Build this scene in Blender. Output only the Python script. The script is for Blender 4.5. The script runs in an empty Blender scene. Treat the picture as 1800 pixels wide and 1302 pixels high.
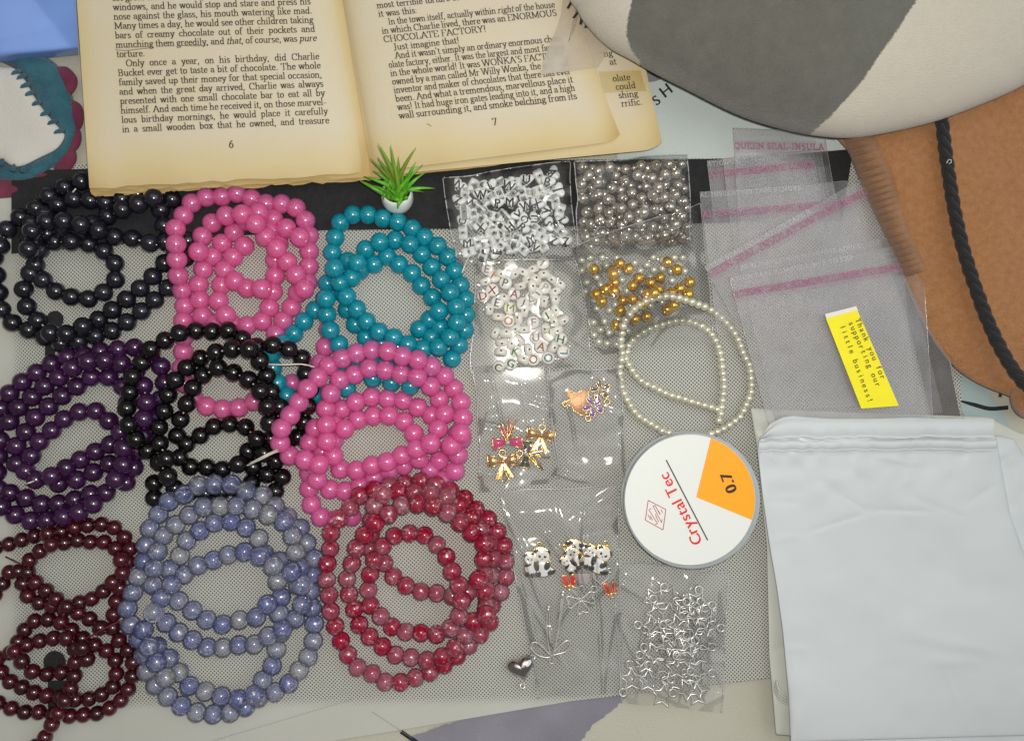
import bpy, math, random
import numpy as np
from mathutils import Vector, Matrix
random.seed(7); np.random.seed(7)
R = math.radians
scene = bpy.context.scene
C = scene.collection

# ------------------------------------------------------------------ camera, light, exposure
S = 0.40 / 1800.0            # metres on the table per photograph pixel
H = 0.36                     # height of the phone above the table
cam_d = bpy.data.cameras.new('phone_camera')
cam_d.sensor_width = 36.0
cam_d.lens = 36.0 * H / 0.40
cam_d.clip_start = 0.01
cam_d.clip_end = 20.0
cam = bpy.data.objects.new('phone_camera', cam_d)
cam.location = (0, 0, H)
C.objects.link(cam)
scene.camera = cam

world = bpy.data.worlds.new('World')
scene.world = world
world.use_nodes = True
bg = world.node_tree.nodes['Background']
bg.inputs[0].default_value = (0.80, 0.78, 0.72, 1)
bg.inputs[1].default_value = 0.125

def lamp(name, kind, loc, power, col, size=0.1, target=(0, 0, 0), size_y=None):
    d = bpy.data.lights.new(name, kind)
    d.energy = power
    d.color = col
    if kind == 'AREA':
        d.shape = 'RECTANGLE' if size_y else 'DISK'
        d.size = size
        if size_y: d.size_y = size_y
    else:
        d.shadow_soft_size = size
    o = bpy.data.objects.new(name, d)
    o.location = loc
    v = Vector(target) - Vector(loc)
    o.rotation_euler = v.to_track_quat('-Z', 'Y').to_euler()
    C.objects.link(o)
    return o
lamp('phone_flash', 'POINT', (0.006, 0.012, H + 0.004), 2.5, (1.0, 0.96, 0.88), 0.0055)
lamp('room_lamp', 'AREA', (0.95, 0.20, 1.15), 5.0, (0.86, 0.95, 1.0), 1.5, (0.12, 0.0, 0.0))
lamp('ceiling_lamp', 'AREA', (0.0, 0.55, 1.9), 4.6, (1.0, 0.93, 0.80), 1.8, (0, 0, 0))

scene.view_settings.view_transform = 'Standard'
scene.view_settings.look = 'None'
scene.view_settings.exposure = 0.42
scene.view_settings.gamma = 1.0
scene.render.engine = 'CYCLES'
scene.cycles.use_denoising = True
scene.cycles.max_bounces = 10
scene.cycles.transparent_max_bounces = 40
scene.cycles.transmission_bounces = 8
scene.cycles.sample_clamp_indirect = 4.0
scene.cycles.caustics_reflective = False

# ------------------------------------------------------------------ layout helper
def P(px, py, z=0.0):
    """a point of the table top (or z above it) from its place on the photograph"""
    k = S * (H - z) / H
    return Vector(((px - 900.0) * k, (651.0 - py) * k, z))

# ------------------------------------------------------------------ materials
M = {}
def new_mat(name):
    m = bpy.data.materials.new(name)
    m.use_nodes = True
    nt = m.node_tree
    nt.nodes.clear()
    out = nt.nodes.new('ShaderNodeOutputMaterial')
    return m, nt, out
def N(nt, kind, **kw):
    n = nt.nodes.new(kind)
    for k, v in kw.items():
        if k.startswith('i_'):
            key = k[2:]
            key = int(key) if key.isdigit() else key.replace('_', ' ')
            n.inputs[key].default_value = v
        else:
            setattr(n, k, v)
    return n
def L(nt, a, b): nt.links.new(a, b)
def c4(c): return (c[0], c[1], c[2], 1.0)
def principled(name, col, rough=0.5, metal=0.0, var=0.0, vscale=60.0, bump=0.0, bscale=400.0, sss=0.0, ssr=0.002,
               trans=0.0, coat=0.0, sheen=0.0, spec=0.5, ior=1.45, obj_var=0.0, col2=None, rvar=0.0):
    m, nt, out = new_mat(name)
    b = N(nt, 'ShaderNodeBsdfPrincipled')
    b.inputs['Roughness'].default_value = rough
    b.inputs['Metallic'].default_value = metal
    b.inputs['Specular IOR Level'].default_value = spec
    b.inputs['IOR'].default_value = ior
    b.inputs['Coat Weight'].default_value = coat
    b.inputs['Coat Roughness'].default_value = 0.15
    b.inputs['Coat IOR'].default_value = 1.5 if coat < 0.9 else 1.95
    b.inputs['Sheen Weight'].default_value = sheen
    b.inputs['Transmission Weight'].default_value = trans
    if sss:
        b.inputs['Subsurface Weight'].default_value = sss
        b.inputs['Subsurface Radius'].default_value = (1.0, 0.6, 0.6)
        b.inputs['Subsurface Scale'].default_value = ssr
    tc = N(nt, 'ShaderNodeTexCoord')
    b.inputs['Base Color'].default_value = c4(col)
    src = None
    if var or col2:
        no = N(nt, 'ShaderNodeTexNoise')
        no.inputs['Scale'].default_value = vscale
        no.inputs['Detail'].default_value = 5
        L(nt, tc.outputs['Object'], no.inputs['Vector'])
        mx = N(nt, 'ShaderNodeMix', data_type='RGBA')
        a = col2 if col2 else tuple(min(1, x * (1 - var)) for x in col)
        bb = col if col2 else tuple(min(1, x * (1 + var)) for x in col)
        mx.inputs[6].default_value = c4(a)
        mx.inputs[7].default_value = c4(bb)
        mr = N(nt, 'ShaderNodeMapRange')
        mr.inputs[1].default_value = 0.3; mr.inputs[2].default_value = 0.7
        L(nt, no.outputs['Fac'], mr.inputs[0])
        L(nt, mr.outputs[0], mx.inputs[0])
        src = mx.outputs[2]
    if obj_var:
        oi = N(nt, 'ShaderNodeObjectInfo')
        hv = N(nt, 'ShaderNodeHueSaturation')
        mr2 = N(nt, 'ShaderNodeMapRange')
        mr2.inputs[3].default_value = 1 - obj_var; mr2.inputs[4].default_value = 1 + obj_var
        L(nt, oi.outputs['Random'], mr2.inputs[0])
        L(nt, mr2.outputs[0], hv.inputs['Value'])
        hv.inputs['Color'].default_value = c4(col)
        if src: L(nt, src, hv.inputs['Color'])
        src = hv.outputs[0]
    if src: L(nt, src, b.inputs['Base Color'])
    if bump:
        n2 = N(nt, 'ShaderNodeTexNoise')
        n2.inputs['Scale'].default_value = bscale
        n2.inputs['Detail'].default_value = 4
        L(nt, tc.outputs['Object'], n2.inputs['Vector'])
        bp = N(nt, 'ShaderNodeBump')
        bp.inputs['Strength'].default_value = bump
        bp.inputs['Distance'].default_value = 0.0008
        L(nt, n2.outputs['Fac'], bp.inputs['Height'])
        L(nt, bp.outputs[0], b.inputs['Normal'])
        if rvar:
            mr3 = N(nt, 'ShaderNodeMapRange')
            mr3.inputs[3].default_value = max(0, rough - rvar); mr3.inputs[4].default_value = rough + rvar
            L(nt, n2.outputs['Fac'], mr3.inputs[0]); L(nt, mr3.outputs[0], b.inputs['Roughness'])
    L(nt, b.outputs[0], out.inputs[0])
    M[name] = m
    return m

def film_mat(name, milky=0.06, gloss=1.0, tint=(0.99, 0.99, 0.99), rough=0.10, milk_col=(0.9, 0.9, 0.92)):
    """clear thin plastic film: see-through with a sharp sheen and a little haze"""
    m, nt, out = new_mat(name)
    tr = N(nt, 'ShaderNodeBsdfTransparent'); tr.inputs[0].default_value = c4(tint)
    gl = N(nt, 'ShaderNodeBsdfAnisotropic'); gl.inputs['Roughness'].default_value = rough
    gl.inputs['Color'].default_value = (1, 1, 1, 1)
    df = N(nt, 'ShaderNodeBsdfDiffuse'); df.inputs[0].default_value = c4(milk_col)
    tl = N(nt, 'ShaderNodeBsdfTranslucent'); tl.inputs[0].default_value = c4(milk_col)
    md = N(nt, 'ShaderNodeMixShader'); md.inputs[0].default_value = 0.4
    L(nt, df.outputs[0], md.inputs[1]); L(nt, tl.outputs[0], md.inputs[2])
    fr = N(nt, 'ShaderNodeFresnel'); fr.inputs[0].default_value = 1.5
    mu = N(nt, 'ShaderNodeMath', operation='MULTIPLY'); mu.inputs[1].default_value = 0.55 * gloss
    L(nt, fr.outputs[0], mu.inputs[0])
    tc = N(nt, 'ShaderNodeTexCoord')
    no = N(nt, 'ShaderNodeTexNoise'); no.inputs['Scale'].default_value = 45; no.inputs['Detail'].default_value = 4
    L(nt, tc.outputs['Object'], no.inputs['Vector'])
    mr = N(nt, 'ShaderNodeMapRange'); mr.inputs[1].default_value = 0.35; mr.inputs[2].default_value = 0.75
    mr.inputs[3].default_value = milky * 0.5; mr.inputs[4].default_value = milky * 1.7
    L(nt, no.outputs['Fac'], mr.inputs[0])
    bn = N(nt, 'ShaderNodeTexNoise'); bn.inputs['Scale'].default_value = 130; bn.inputs['Detail'].default_value = 3
    L(nt, tc.outputs['Object'], bn.inputs['Vector'])
    bp = N(nt, 'ShaderNodeBump'); bp.inputs['Strength'].default_value = 0.035; bp.inputs['Distance'].default_value = 0.0006
    L(nt, bn.outputs['Fac'], bp.inputs['Height'])
    L(nt, bp.outputs[0], gl.inputs['Normal'])
    m1 = N(nt, 'ShaderNodeMixShader'); L(nt, mr.outputs[0], m1.inputs[0])
    L(nt, tr.outputs[0], m1.inputs[1]); L(nt, md.outputs[0], m1.inputs[2])
    m2 = N(nt, 'ShaderNodeMixShader'); L(nt, mu.outputs[0], m2.inputs[0])
    L(nt, m1.outputs[0], m2.inputs[1]); L(nt, gl.outputs[0], m2.inputs[2])
    L(nt, m2.outputs[0], out.inputs[0])
    M[name] = m
    return m

def crackle_mat(name, c_lo, c_hi, cloud):
    """cracked clear resin bead: tinted see-through body, dark refracting rim, flaws with glints partly painted in white; each bead its own tint"""
    m, nt, out = new_mat(name)
    oi = N(nt, 'ShaderNodeObjectInfo')
    tc = N(nt, 'ShaderNodeTexCoord')
    ad = N(nt, 'ShaderNodeVectorMath', operation='ADD')
    sc = N(nt, 'ShaderNodeVectorMath', operation='SCALE'); sc.inputs[3].default_value = 3.0
    cb = N(nt, 'ShaderNodeCombineXYZ'); L(nt, oi.outputs['Random'], cb.inputs[0]); L(nt, oi.outputs['Random'], cb.inputs[1])
    L(nt, cb.outputs[0], sc.inputs[0]); L(nt, tc.outputs['Object'], ad.inputs[0]); L(nt, sc.outputs[0], ad.inputs[1])
    no = N(nt, 'ShaderNodeTexNoise'); no.inputs['Scale'].default_value = 170; no.inputs['Detail'].default_value = 2
    L(nt, ad.outputs[0], no.inputs['Vector'])
    sm = N(nt, 'ShaderNodeMath', operation='MULTIPLY_ADD'); sm.inputs[1].default_value = 0.8
    L(nt, oi.outputs['Random'], sm.inputs[0])
    mrn = N(nt, 'ShaderNodeMapRange'); mrn.inputs[1].default_value = 0.3; mrn.inputs[2].default_value = 0.7
    mrn.inputs[3].default_value = -0.35; mrn.inputs[4].default_value = 0.5
    L(nt, no.outputs['Fac'], mrn.inputs[0]); L(nt, mrn.outputs[0], sm.inputs[2])
    def tint(lo, hi):
        mx = N(nt, 'ShaderNodeMix', data_type='RGBA', clamp_factor=True)
        mx.inputs[6].default_value = c4(lo); mx.inputs[7].default_value = c4(hi)
        L(nt, sm.outputs[0], mx.inputs[0]); return mx.outputs[2]
    q = lambda c: tuple(x ** 0.20 for x in c)
    clear, solid = tint(q(c_lo), q(c_hi)), tint(c_lo, c_hi)
    vo = N(nt, 'ShaderNodeTexVoronoi', feature='DISTANCE_TO_EDGE'); vo.inputs['Scale'].default_value = 520
    L(nt, ad.outputs[0], vo.inputs['Vector'])
    vc = N(nt, 'ShaderNodeTexVoronoi'); vc.inputs['Scale'].default_value = 520
    L(nt, ad.outputs[0], vc.inputs['Vector'])
    fn = N(nt, 'ShaderNodeTexNoise'); fn.inputs['Scale'].default_value = 900; fn.inputs['Detail'].default_value = 3; L(nt, ad.outputs[0], fn.inputs['Vector'])
    cr = N(nt, 'ShaderNodeMapRange'); cr.inputs[1].default_value = 0.50; cr.inputs[2].default_value = 0.66; cr.inputs[3].default_value = 0.0; cr.inputs[4].default_value = 0.5
    L(nt, fn.outputs['Fac'], cr.inputs[0])
    sx = N(nt, 'ShaderNodeSeparateColor'); L(nt, vc.outputs['Color'], sx.inputs[0])
    pk = N(nt, 'ShaderNodeMapRange'); pk.inputs[1].default_value = 0.45; pk.inputs[2].default_value = 0.8; L(nt, sx.outputs[1], pk.inputs[0])
    fl = N(nt, 'ShaderNodeMath', operation='MULTIPLY'); L(nt, cr.outputs[0], fl.inputs[0]); L(nt, pk.outputs[0], fl.inputs[1])
    bp = N(nt, 'ShaderNodeBump'); bp.inputs['Strength'].default_value = 0.6; bp.inputs['Distance'].default_value = 0.0006
    L(nt, vc.outputs['Color'], bp.inputs['Height'])
    lw = N(nt, 'ShaderNodeLayerWeight'); lw.inputs[0].default_value = 0.35
    rim = N(nt, 'ShaderNodeMath', operation='MULTIPLY_ADD'); rim.inputs[1].default_value = 0.42; rim.inputs[2].default_value = 0.02
    L(nt, lw.outputs['Facing'], rim.inputs[0])
    tr = N(nt, 'ShaderNodeBsdfTransparent'); L(nt, clear, tr.inputs[0])
    rf = N(nt, 'ShaderNodeBsdfRefraction'); rf.inputs['IOR'].default_value = 1.35; rf.inputs['Roughness'].default_value = 0.04
    L(nt, clear, rf.inputs[0]); L(nt, bp.outputs[0], rf.inputs['Normal'])
    m0 = N(nt, 'ShaderNodeMixShader'); L(nt, rim.outputs[0], m0.inputs[0]); L(nt, tr.outputs[0], m0.inputs[1]); L(nt, rf.outputs[0], m0.inputs[2])
    df = N(nt, 'ShaderNodeBsdfTranslucent'); L(nt, solid, df.inputs[0])
    d2 = N(nt, 'ShaderNodeBsdfDiffuse'); L(nt, solid, d2.inputs[0])
    md = N(nt, 'ShaderNodeMixShader'); md.inputs[0].default_value = 0.5
    L(nt, df.outputs[0], md.inputs[1]); L(nt, d2.outputs[0], md.inputs[2])
    m1 = N(nt, 'ShaderNodeMixShader'); m1.inputs[0].default_value = cloud
    L(nt, m0.outputs[0], m1.inputs[1]); L(nt, md.outputs[0], m1.inputs[2])
    gc = N(nt, 'ShaderNodeBsdfAnisotropic'); gc.inputs['Roughness'].default_value = 0.30
    bp2 = N(nt, 'ShaderNodeBump'); bp2.inputs['Strength'].default_value = 1.0; bp2.inputs['Distance'].default_value = 0.0012
    L(nt, vc.outputs['Color'], bp2.inputs['Height']); L(nt, bp2.outputs[0], gc.inputs['Normal'])
    wh = N(nt, 'ShaderNodeBsdfDiffuse'); wh.inputs[0].default_value = (0.95, 0.94, 0.95, 1)  # matte white painted in as sparkle on the flaws
    gm = N(nt, 'ShaderNodeMixShader'); gm.inputs[0].default_value = 0.45; L(nt, gc.outputs[0], gm.inputs[1]); L(nt, wh.outputs[0], gm.inputs[2])
    m2 = N(nt, 'ShaderNodeMixShader'); L(nt, fl.outputs[0], m2.inputs[0])
    L(nt, m1.outputs[0], m2.inputs[1]); L(nt, gm.outputs[0], m2.inputs[2])
    fr = N(nt, 'ShaderNodeFresnel'); fr.inputs[0].default_value = 1.55
    gl = N(nt, 'ShaderNodeBsdfAnisotropic'); gl.inputs['Roughness'].default_value = 0.16
    m3 = N(nt, 'ShaderNodeMixShader'); L(nt, fr.outputs[0], m3.inputs[0])
    L(nt, m2.outputs[0], m3.inputs[1]); L(nt, gl.outputs[0], m3.inputs[2])
    L(nt, m3.outputs[0], out.inputs[0])
    M[name] = m
    return m

def jelly(name, col, clear=0.22, tint=None):
    """cloudy jelly-like resin: soft glow inside, a little see-through, polished skin"""
    m = principled(name, col, 0.35, sss=1.0, ssr=0.0055, spec=0.2, coat=1.0, obj_var=0.05)
    nt = m.node_tree; out = nt.nodes['Material Output'] if 'Material Output' in nt.nodes else [n for n in nt.nodes if n.type == 'OUTPUT_MATERIAL'][0]
    b = [n for n in nt.nodes if n.type == 'BSDF_PRINCIPLED'][0]
    tr = N(nt, 'ShaderNodeBsdfTransparent'); tr.inputs[0].default_value = c4(tint or col)
    mx = N(nt, 'ShaderNodeMixShader'); mx.inputs[0].default_value = clear
    L(nt, b.outputs[0], mx.inputs[1]); L(nt, tr.outputs[0], mx.inputs[2]); L(nt, mx.outputs[0], out.inputs[0])
jelly('jelly_pink', (0.96, 0.20, 0.47), 0.45, (0.99, 0.62, 0.82))
jelly('jelly_rose', (0.95, 0.19, 0.48), 0.42, (0.99, 0.62, 0.84))
jelly('jelly_teal', (0.004, 0.38, 0.49), 0.42, (0.25, 0.80, 0.90))
principled('bead_black_hazed', (0.010, 0.010, 0.017), 0.2, coat=0.6, obj_var=0.3)  # black beads, with the bluish veil of lens flare put into the colour
principled('bead_black', (0.004, 0.003, 0.004), 0.2, coat=0.6, obj_var=0.3)
principled('bead_purple', (0.036, 0.007, 0.046), 0.2, sss=0.3, ssr=0.0015, coat=0.7, obj_var=0.25)
principled('bead_garnet', (0.048, 0.003, 0.008), 0.2, sss=0.3, ssr=0.0012, coat=0.7, obj_var=0.4)
crackle_mat('crackle_lavender', (0.36, 0.42, 1.0), (0.93, 0.95, 1.0), 0.26)
crackle_mat('crackle_red', (0.93, 0.004, 0.08), (0.99, 0.36, 0.50), 0.38)
principled('pearl', (0.74, 0.72, 0.58), 0.24, metal=0.45, coat=0.6, obj_var=0.06)
principled('pearl_green', (0.78, 0.78, 0.64), 0.22, metal=0.4, coat=0.6, obj_var=0.08)
principled('silver', (0.66, 0.65, 0.62), 0.34, metal=0.75, coat=0.4, obj_var=0.10)
principled('silver_bead', (0.62, 0.57, 0.50), 0.18, metal=0.8, coat=0.5, obj_var=0.12)
principled('gold', (0.86, 0.56, 0.20), 0.22, metal=1.0, bump=0.15, bscale=1500)
principled('gold_bead', (0.95, 0.58, 0.07), 0.20, metal=0.85, obj_var=0.15)
principled('rose_gold', (0.52, 0.27, 0.12), 0.45, metal=0.6, bump=0.2, bscale=900)
principled('gun_silver', (0.60, 0.56, 0.54), 0.12, metal=1.0)
principled('enamel_pink', (0.70, 0.04, 0.22), 0.15, coat=0.5)
principled('enamel_green', (0.012, 0.035, 0.028), 0.15, coat=0.5)
principled('enamel_purple', (0.17, 0.05, 0.42), 0.15, coat=0.5)
principled('enamel_red', (0.72, 0.012, 0.012), 0.15, coat=0.5)
principled('enamel_white', (0.83, 0.82, 0.79), 0.18, coat=0.5)
principled('enamel_black', (0.012, 0.013, 0.018), 0.14, coat=0.5)
principled('enamel_grey', (0.45, 0.38, 0.38), 0.3)
principled('bead_white', (0.80, 0.82, 0.80), 0.28, coat=0.2, sss=0.15, ssr=0.001, obj_var=0.04)
principled('bead_milk', (0.82, 0.80, 0.74), 0.30, coat=0.2, sss=0.25, ssr=0.0012, obj_var=0.06)
principled('hole_dark', (0.01, 0.01, 0.012), 0.6)
principled('print_black', (0.012, 0.014, 0.022), 0.45)
principled('ink_book', (0.055, 0.045, 0.035), 0.8, var=0.4, vscale=500)
principled('pencil', (0.32, 0.27, 0.20), 0.8)
principled('thread', (0.72, 0.66, 0.58), 0.5)
principled('thread_clear', (0.50, 0.50, 0.55), 0.25, trans=0.5)
principled('thread_red', (0.12, 0.01, 0.02), 0.4)
principled('spool_plastic', (0.62, 0.66, 0.68), 0.25, sss=0.5, ssr=0.004, trans=0.25, coat=0.2)
principled('label_white', (0.79, 0.81, 0.79), 0.38, bump=0.03, bscale=900)
principled('label_orange', (0.95, 0.40, 0.006), 0.4)
principled('label_red', (0.70, 0.025, 0.018), 0.4)
principled('label_brown', (0.055, 0.010, 0.004), 0.4)
principled('label_line', (0.035, 0.05, 0.05), 0.4)
principled('logo_red', (0.45, 0.06, 0.07), 0.4)
principled('tag_yellow', (0.92, 0.82, 0.010), 0.55, var=0.03, vscale=150)
principled('tag_white', (0.78, 0.77, 0.72), 0.55)
principled('tag_ink', (0.11, 0.085, 0.01), 0.6)
principled('seal_ink', (0.40, 0.13, 0.24), 0.6)
principled('seal_ink_faint', (0.75, 0.75, 0.78), 0.6)
principled('mailer', (0.585, 0.62, 0.65), 0.36, var=0.025, vscale=25, bump=0.06, bscale=240)
principled('mailer_under', (0.55, 0.57, 0.53), 0.42, var=0.04, vscale=25, bump=0.08, bscale=240)
principled('plush_dummy', (0.5, 0.5, 0.5), 0.9)
principled('suede', (0.41, 0.19, 0.076), 0.92, col2=(0.335, 0.145, 0.052), vscale=420, bump=1.0, bscale=1100, sheen=0.45)
principled('suede_rib', (0.36, 0.165, 0.06), 0.9, col2=(0.26, 0.11, 0.036), vscale=120, bump=0.6, bscale=1500, sheen=0.3)
principled('rope_black', (0.012, 0.012, 0.014), 0.75, bump=0.6, bscale=2500, sheen=0.15)
principled('felt_teal', (0.035, 0.15, 0.20), 0.95, col2=(0.02, 0.085, 0.125), vscale=130, bump=1.0, bscale=900, sheen=0.3)
principled('felt_maroon', (0.20, 0.035, 0.075), 0.95, col2=(0.12, 0.02, 0.05), vscale=110, bump=0.8, bscale=700, sheen=0.2)
principled('cotton_white', (0.62, 0.60, 0.56), 0.9, var=0.04, vscale=40, bump=0.25, bscale=1200)
principled('blue_plastic', (0.17, 0.29, 0.66), 0.26, var=0.25, vscale=14, coat=0.3, bump=0.06, bscale=60)
principled('black_fabric', (0.014, 0.014, 0.016), 0.85, col2=(0.022, 0.022, 0.024), vscale=300, bump=0.8, bscale=1600)
principled('brown_fabric', (0.075, 0.055, 0.045), 0.85, col2=(0.045, 0.034, 0.03), vscale=60, bump=0.5, bscale=900)
principled('pot_white', (0.74, 0.78, 0.75), 0.22, coat=0.4, sss=0.1, ssr=0.002)
principled('soil_dark', (0.02, 0.035, 0.012), 0.9, bump=0.8, bscale=900)
principled('leaf_green', (0.15, 0.46, 0.03), 0.34, col2=(0.08, 0.32, 0.015), vscale=260, sss=0.15, ssr=0.001, obj_var=0.25)
principled('leaf_olive', (0.24, 0.30, 0.045), 0.4, col2=(0.14, 0.34, 0.03), vscale=220, obj_var=0.2)
principled('cloth_cream', (0.49, 0.48, 0.405), 0.9, var=0.04, vscale=18, bump=0.35, bscale=1500)
principled('cloth_blue', (0.56, 0.63, 0.62), 0.9, var=0.04, vscale=18, bump=0.3, bscale=1500)
principled('print_lavender', (0.235, 0.23, 0.275), 0.9, var=0.12, vscale=45, bump=0.3, bscale=1500)
principled('print_teal', (0.36, 0.46, 0.47), 0.9, var=0.06, vscale=45, bump=0.3, bscale=1500)
principled('print_ink', (0.018, 0.02, 0.024), 0.85, bump=0.3, bscale=1500)
film_mat('film', 0.075)
film_mat('film_star', 0.08, 0.75)
film_mat('film_seal', 0.19, 0.8, (0.995, 0.99, 0.995), 0.12, (0.74, 0.73, 0.76))
film_mat('film_edge', 0.40, 1.6, (0.99, 0.99, 0.99), 0.15, (0.92, 0.93, 0.95))  # milky white stands in for streak highlights along the bag edges
film_mat('film_tissue', 0.60, 0.4, (0.97, 0.95, 0.92), 0.3, (0.80, 0.74, 0.66))
film_mat('film_tape', 0.07, 0.6, (0.975, 0.94, 0.80), 0.2, (0.55, 0.42, 0.15))
film_mat('seal_pink', 0.09, 0.4, (0.98, 0.94, 0.965), 0.2, (0.80, 0.66, 0.74))

def page_mat():
    m, nt, out = new_mat('page_paper')
    b = N(nt, 'ShaderNodeBsdfPrincipled'); b.inputs['Roughness'].default_value = 0.85
    b.inputs['Specular IOR Level'].default_value = 0.25
    at = N(nt, 'ShaderNodeAttribute', attribute_name='age')
    tc = N(nt, 'ShaderNodeTexCoord')
    no = N(nt, 'ShaderNodeTexNoise'); no.inputs['Scale'].default_value = 30; no.inputs['Detail'].default_value = 6
    L(nt, tc.outputs['Object'], no.inputs['Vector'])
    ma = N(nt, 'ShaderNodeMath', operation='MULTIPLY_ADD'); ma.inputs[1].default_value = 0.5; 
    L(nt, no.outputs['Fac'], ma.inputs[0])
    su = N(nt, 'ShaderNodeMath', operation='SUBTRACT'); su.inputs[1].default_value = 0.25
    L(nt, at.outputs['Fac'], su.inputs[0]); L(nt, su.outputs[0], ma.inputs[2])
    cr = N(nt, 'ShaderNodeValToRGB')
    e = cr.color_ramp.elements
    e[0].position = 0.0; e[0].color = (0.66, 0.60, 0.49, 1)
    e[1].position = 1.0; e[1].color = (0.50, 0.36, 0.15, 1)
    x = cr.color_ramp.elements.new(0.45); x.color = (0.64, 0.53, 0.31, 1)
    L(nt, ma.outputs[0], cr.inputs[0]); L(nt, cr.outputs[0], b.inputs['Base Color'])
    n2 = N(nt, 'ShaderNodeTexNoise'); n2.inputs['Scale'].default_value = 1800
    L(nt, tc.outputs['Object'], n2.inputs['Vector'])
    bp = N(nt, 'ShaderNodeBump'); bp.inputs['Strength'].default_value = 0.15; bp.inputs['Distance'].default_value = 0.0005
    L(nt, n2.outputs['Fac'], bp.inputs['Height']); L(nt, bp.outputs[0], b.inputs['Normal'])
    L(nt, b.outputs[0], out.inputs[0]); M['page_paper'] = m
page_mat()

def plush_mat():
    m, nt, out = new_mat('plush_fur')
    b = N(nt, 'ShaderNodeBsdfPrincipled'); b.inputs['Roughness'].default_value = 0.95
    b.inputs['Sheen Weight'].default_value = 0.6; b.inputs['Specular IOR Level'].default_value = 0.1
    at = N(nt, 'ShaderNodeAttribute', attribute_name='zone')
    tc = N(nt, 'ShaderNodeTexCoord')
    no = N(nt, 'ShaderNodeTexNoise'); no.inputs['Scale'].default_value = 900; no.inputs['Detail'].default_value = 4
    L(nt, tc.outputs['Object'], no.inputs['Vector'])
    n3 = N(nt, 'ShaderNodeTexNoise'); n3.inputs['Scale'].default_value = 150; n3.inputs['Detail'].default_value = 9; n3.inputs['Roughness'].default_value = 0.75
    L(nt, tc.outputs['Object'], n3.inputs['Vector'])
    ma = N(nt, 'ShaderNodeMath', operation='MULTIPLY_ADD'); ma.inputs[1].default_value = 0.8
    su = N(nt, 'ShaderNodeMath', operation='SUBTRACT'); su.inputs[1].default_value = 0.40
    L(nt, at.outputs['Fac'], su.inputs[0]); L(nt, no.outputs['Fac'], ma.inputs[0]); L(nt, su.outputs[0], ma.inputs[2])
    st = N(nt, 'ShaderNodeMapRange'); st.inputs[1].default_value = 0.35; st.inputs[2].default_value = 0.65
    L(nt, ma.outputs[0], st.inputs[0])
    g = N(nt, 'ShaderNodeMix', data_type='RGBA'); g.inputs[6].default_value = (0.095, 0.094, 0.080, 1); g.inputs[7].default_value = (0.18, 0.178, 0.158, 1)
    L(nt, n3.outputs['Fac'], g.inputs[0])
    w = N(nt, 'ShaderNodeMix', data_type='RGBA'); w.inputs[6].default_value = (0.56, 0.51, 0.43, 1); w.inputs[7].default_value = (0.64, 0.60, 0.52, 1)
    L(nt, n3.outputs['Fac'], w.inputs[0])
    mx = N(nt, 'ShaderNodeMix', data_type='RGBA'); L(nt, st.outputs[0], mx.inputs[0]); L(nt, w.outputs[2], mx.inputs[6]); L(nt, g.outputs[2], mx.inputs[7])
    L(nt, mx.outputs[2], b.inputs['Base Color'])
    n2 = N(nt, 'ShaderNodeTexNoise'); n2.inputs['Scale'].default_value = 2200; n2.inputs['Detail'].default_value = 3
    L(nt, tc.outputs['Object'], n2.inputs['Vector'])
    bp = N(nt, 'ShaderNodeBump'); bp.inputs['Strength'].default_value = 0.7; bp.inputs['Distance'].default_value = 0.0008
    L(nt, n2.outputs['Fac'], bp.inputs['Height']); L(nt, bp.outputs[0], b.inputs['Normal'])
    L(nt, b.outputs[0], out.inputs[0]); M['plush_fur'] = m
plush_mat()

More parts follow.
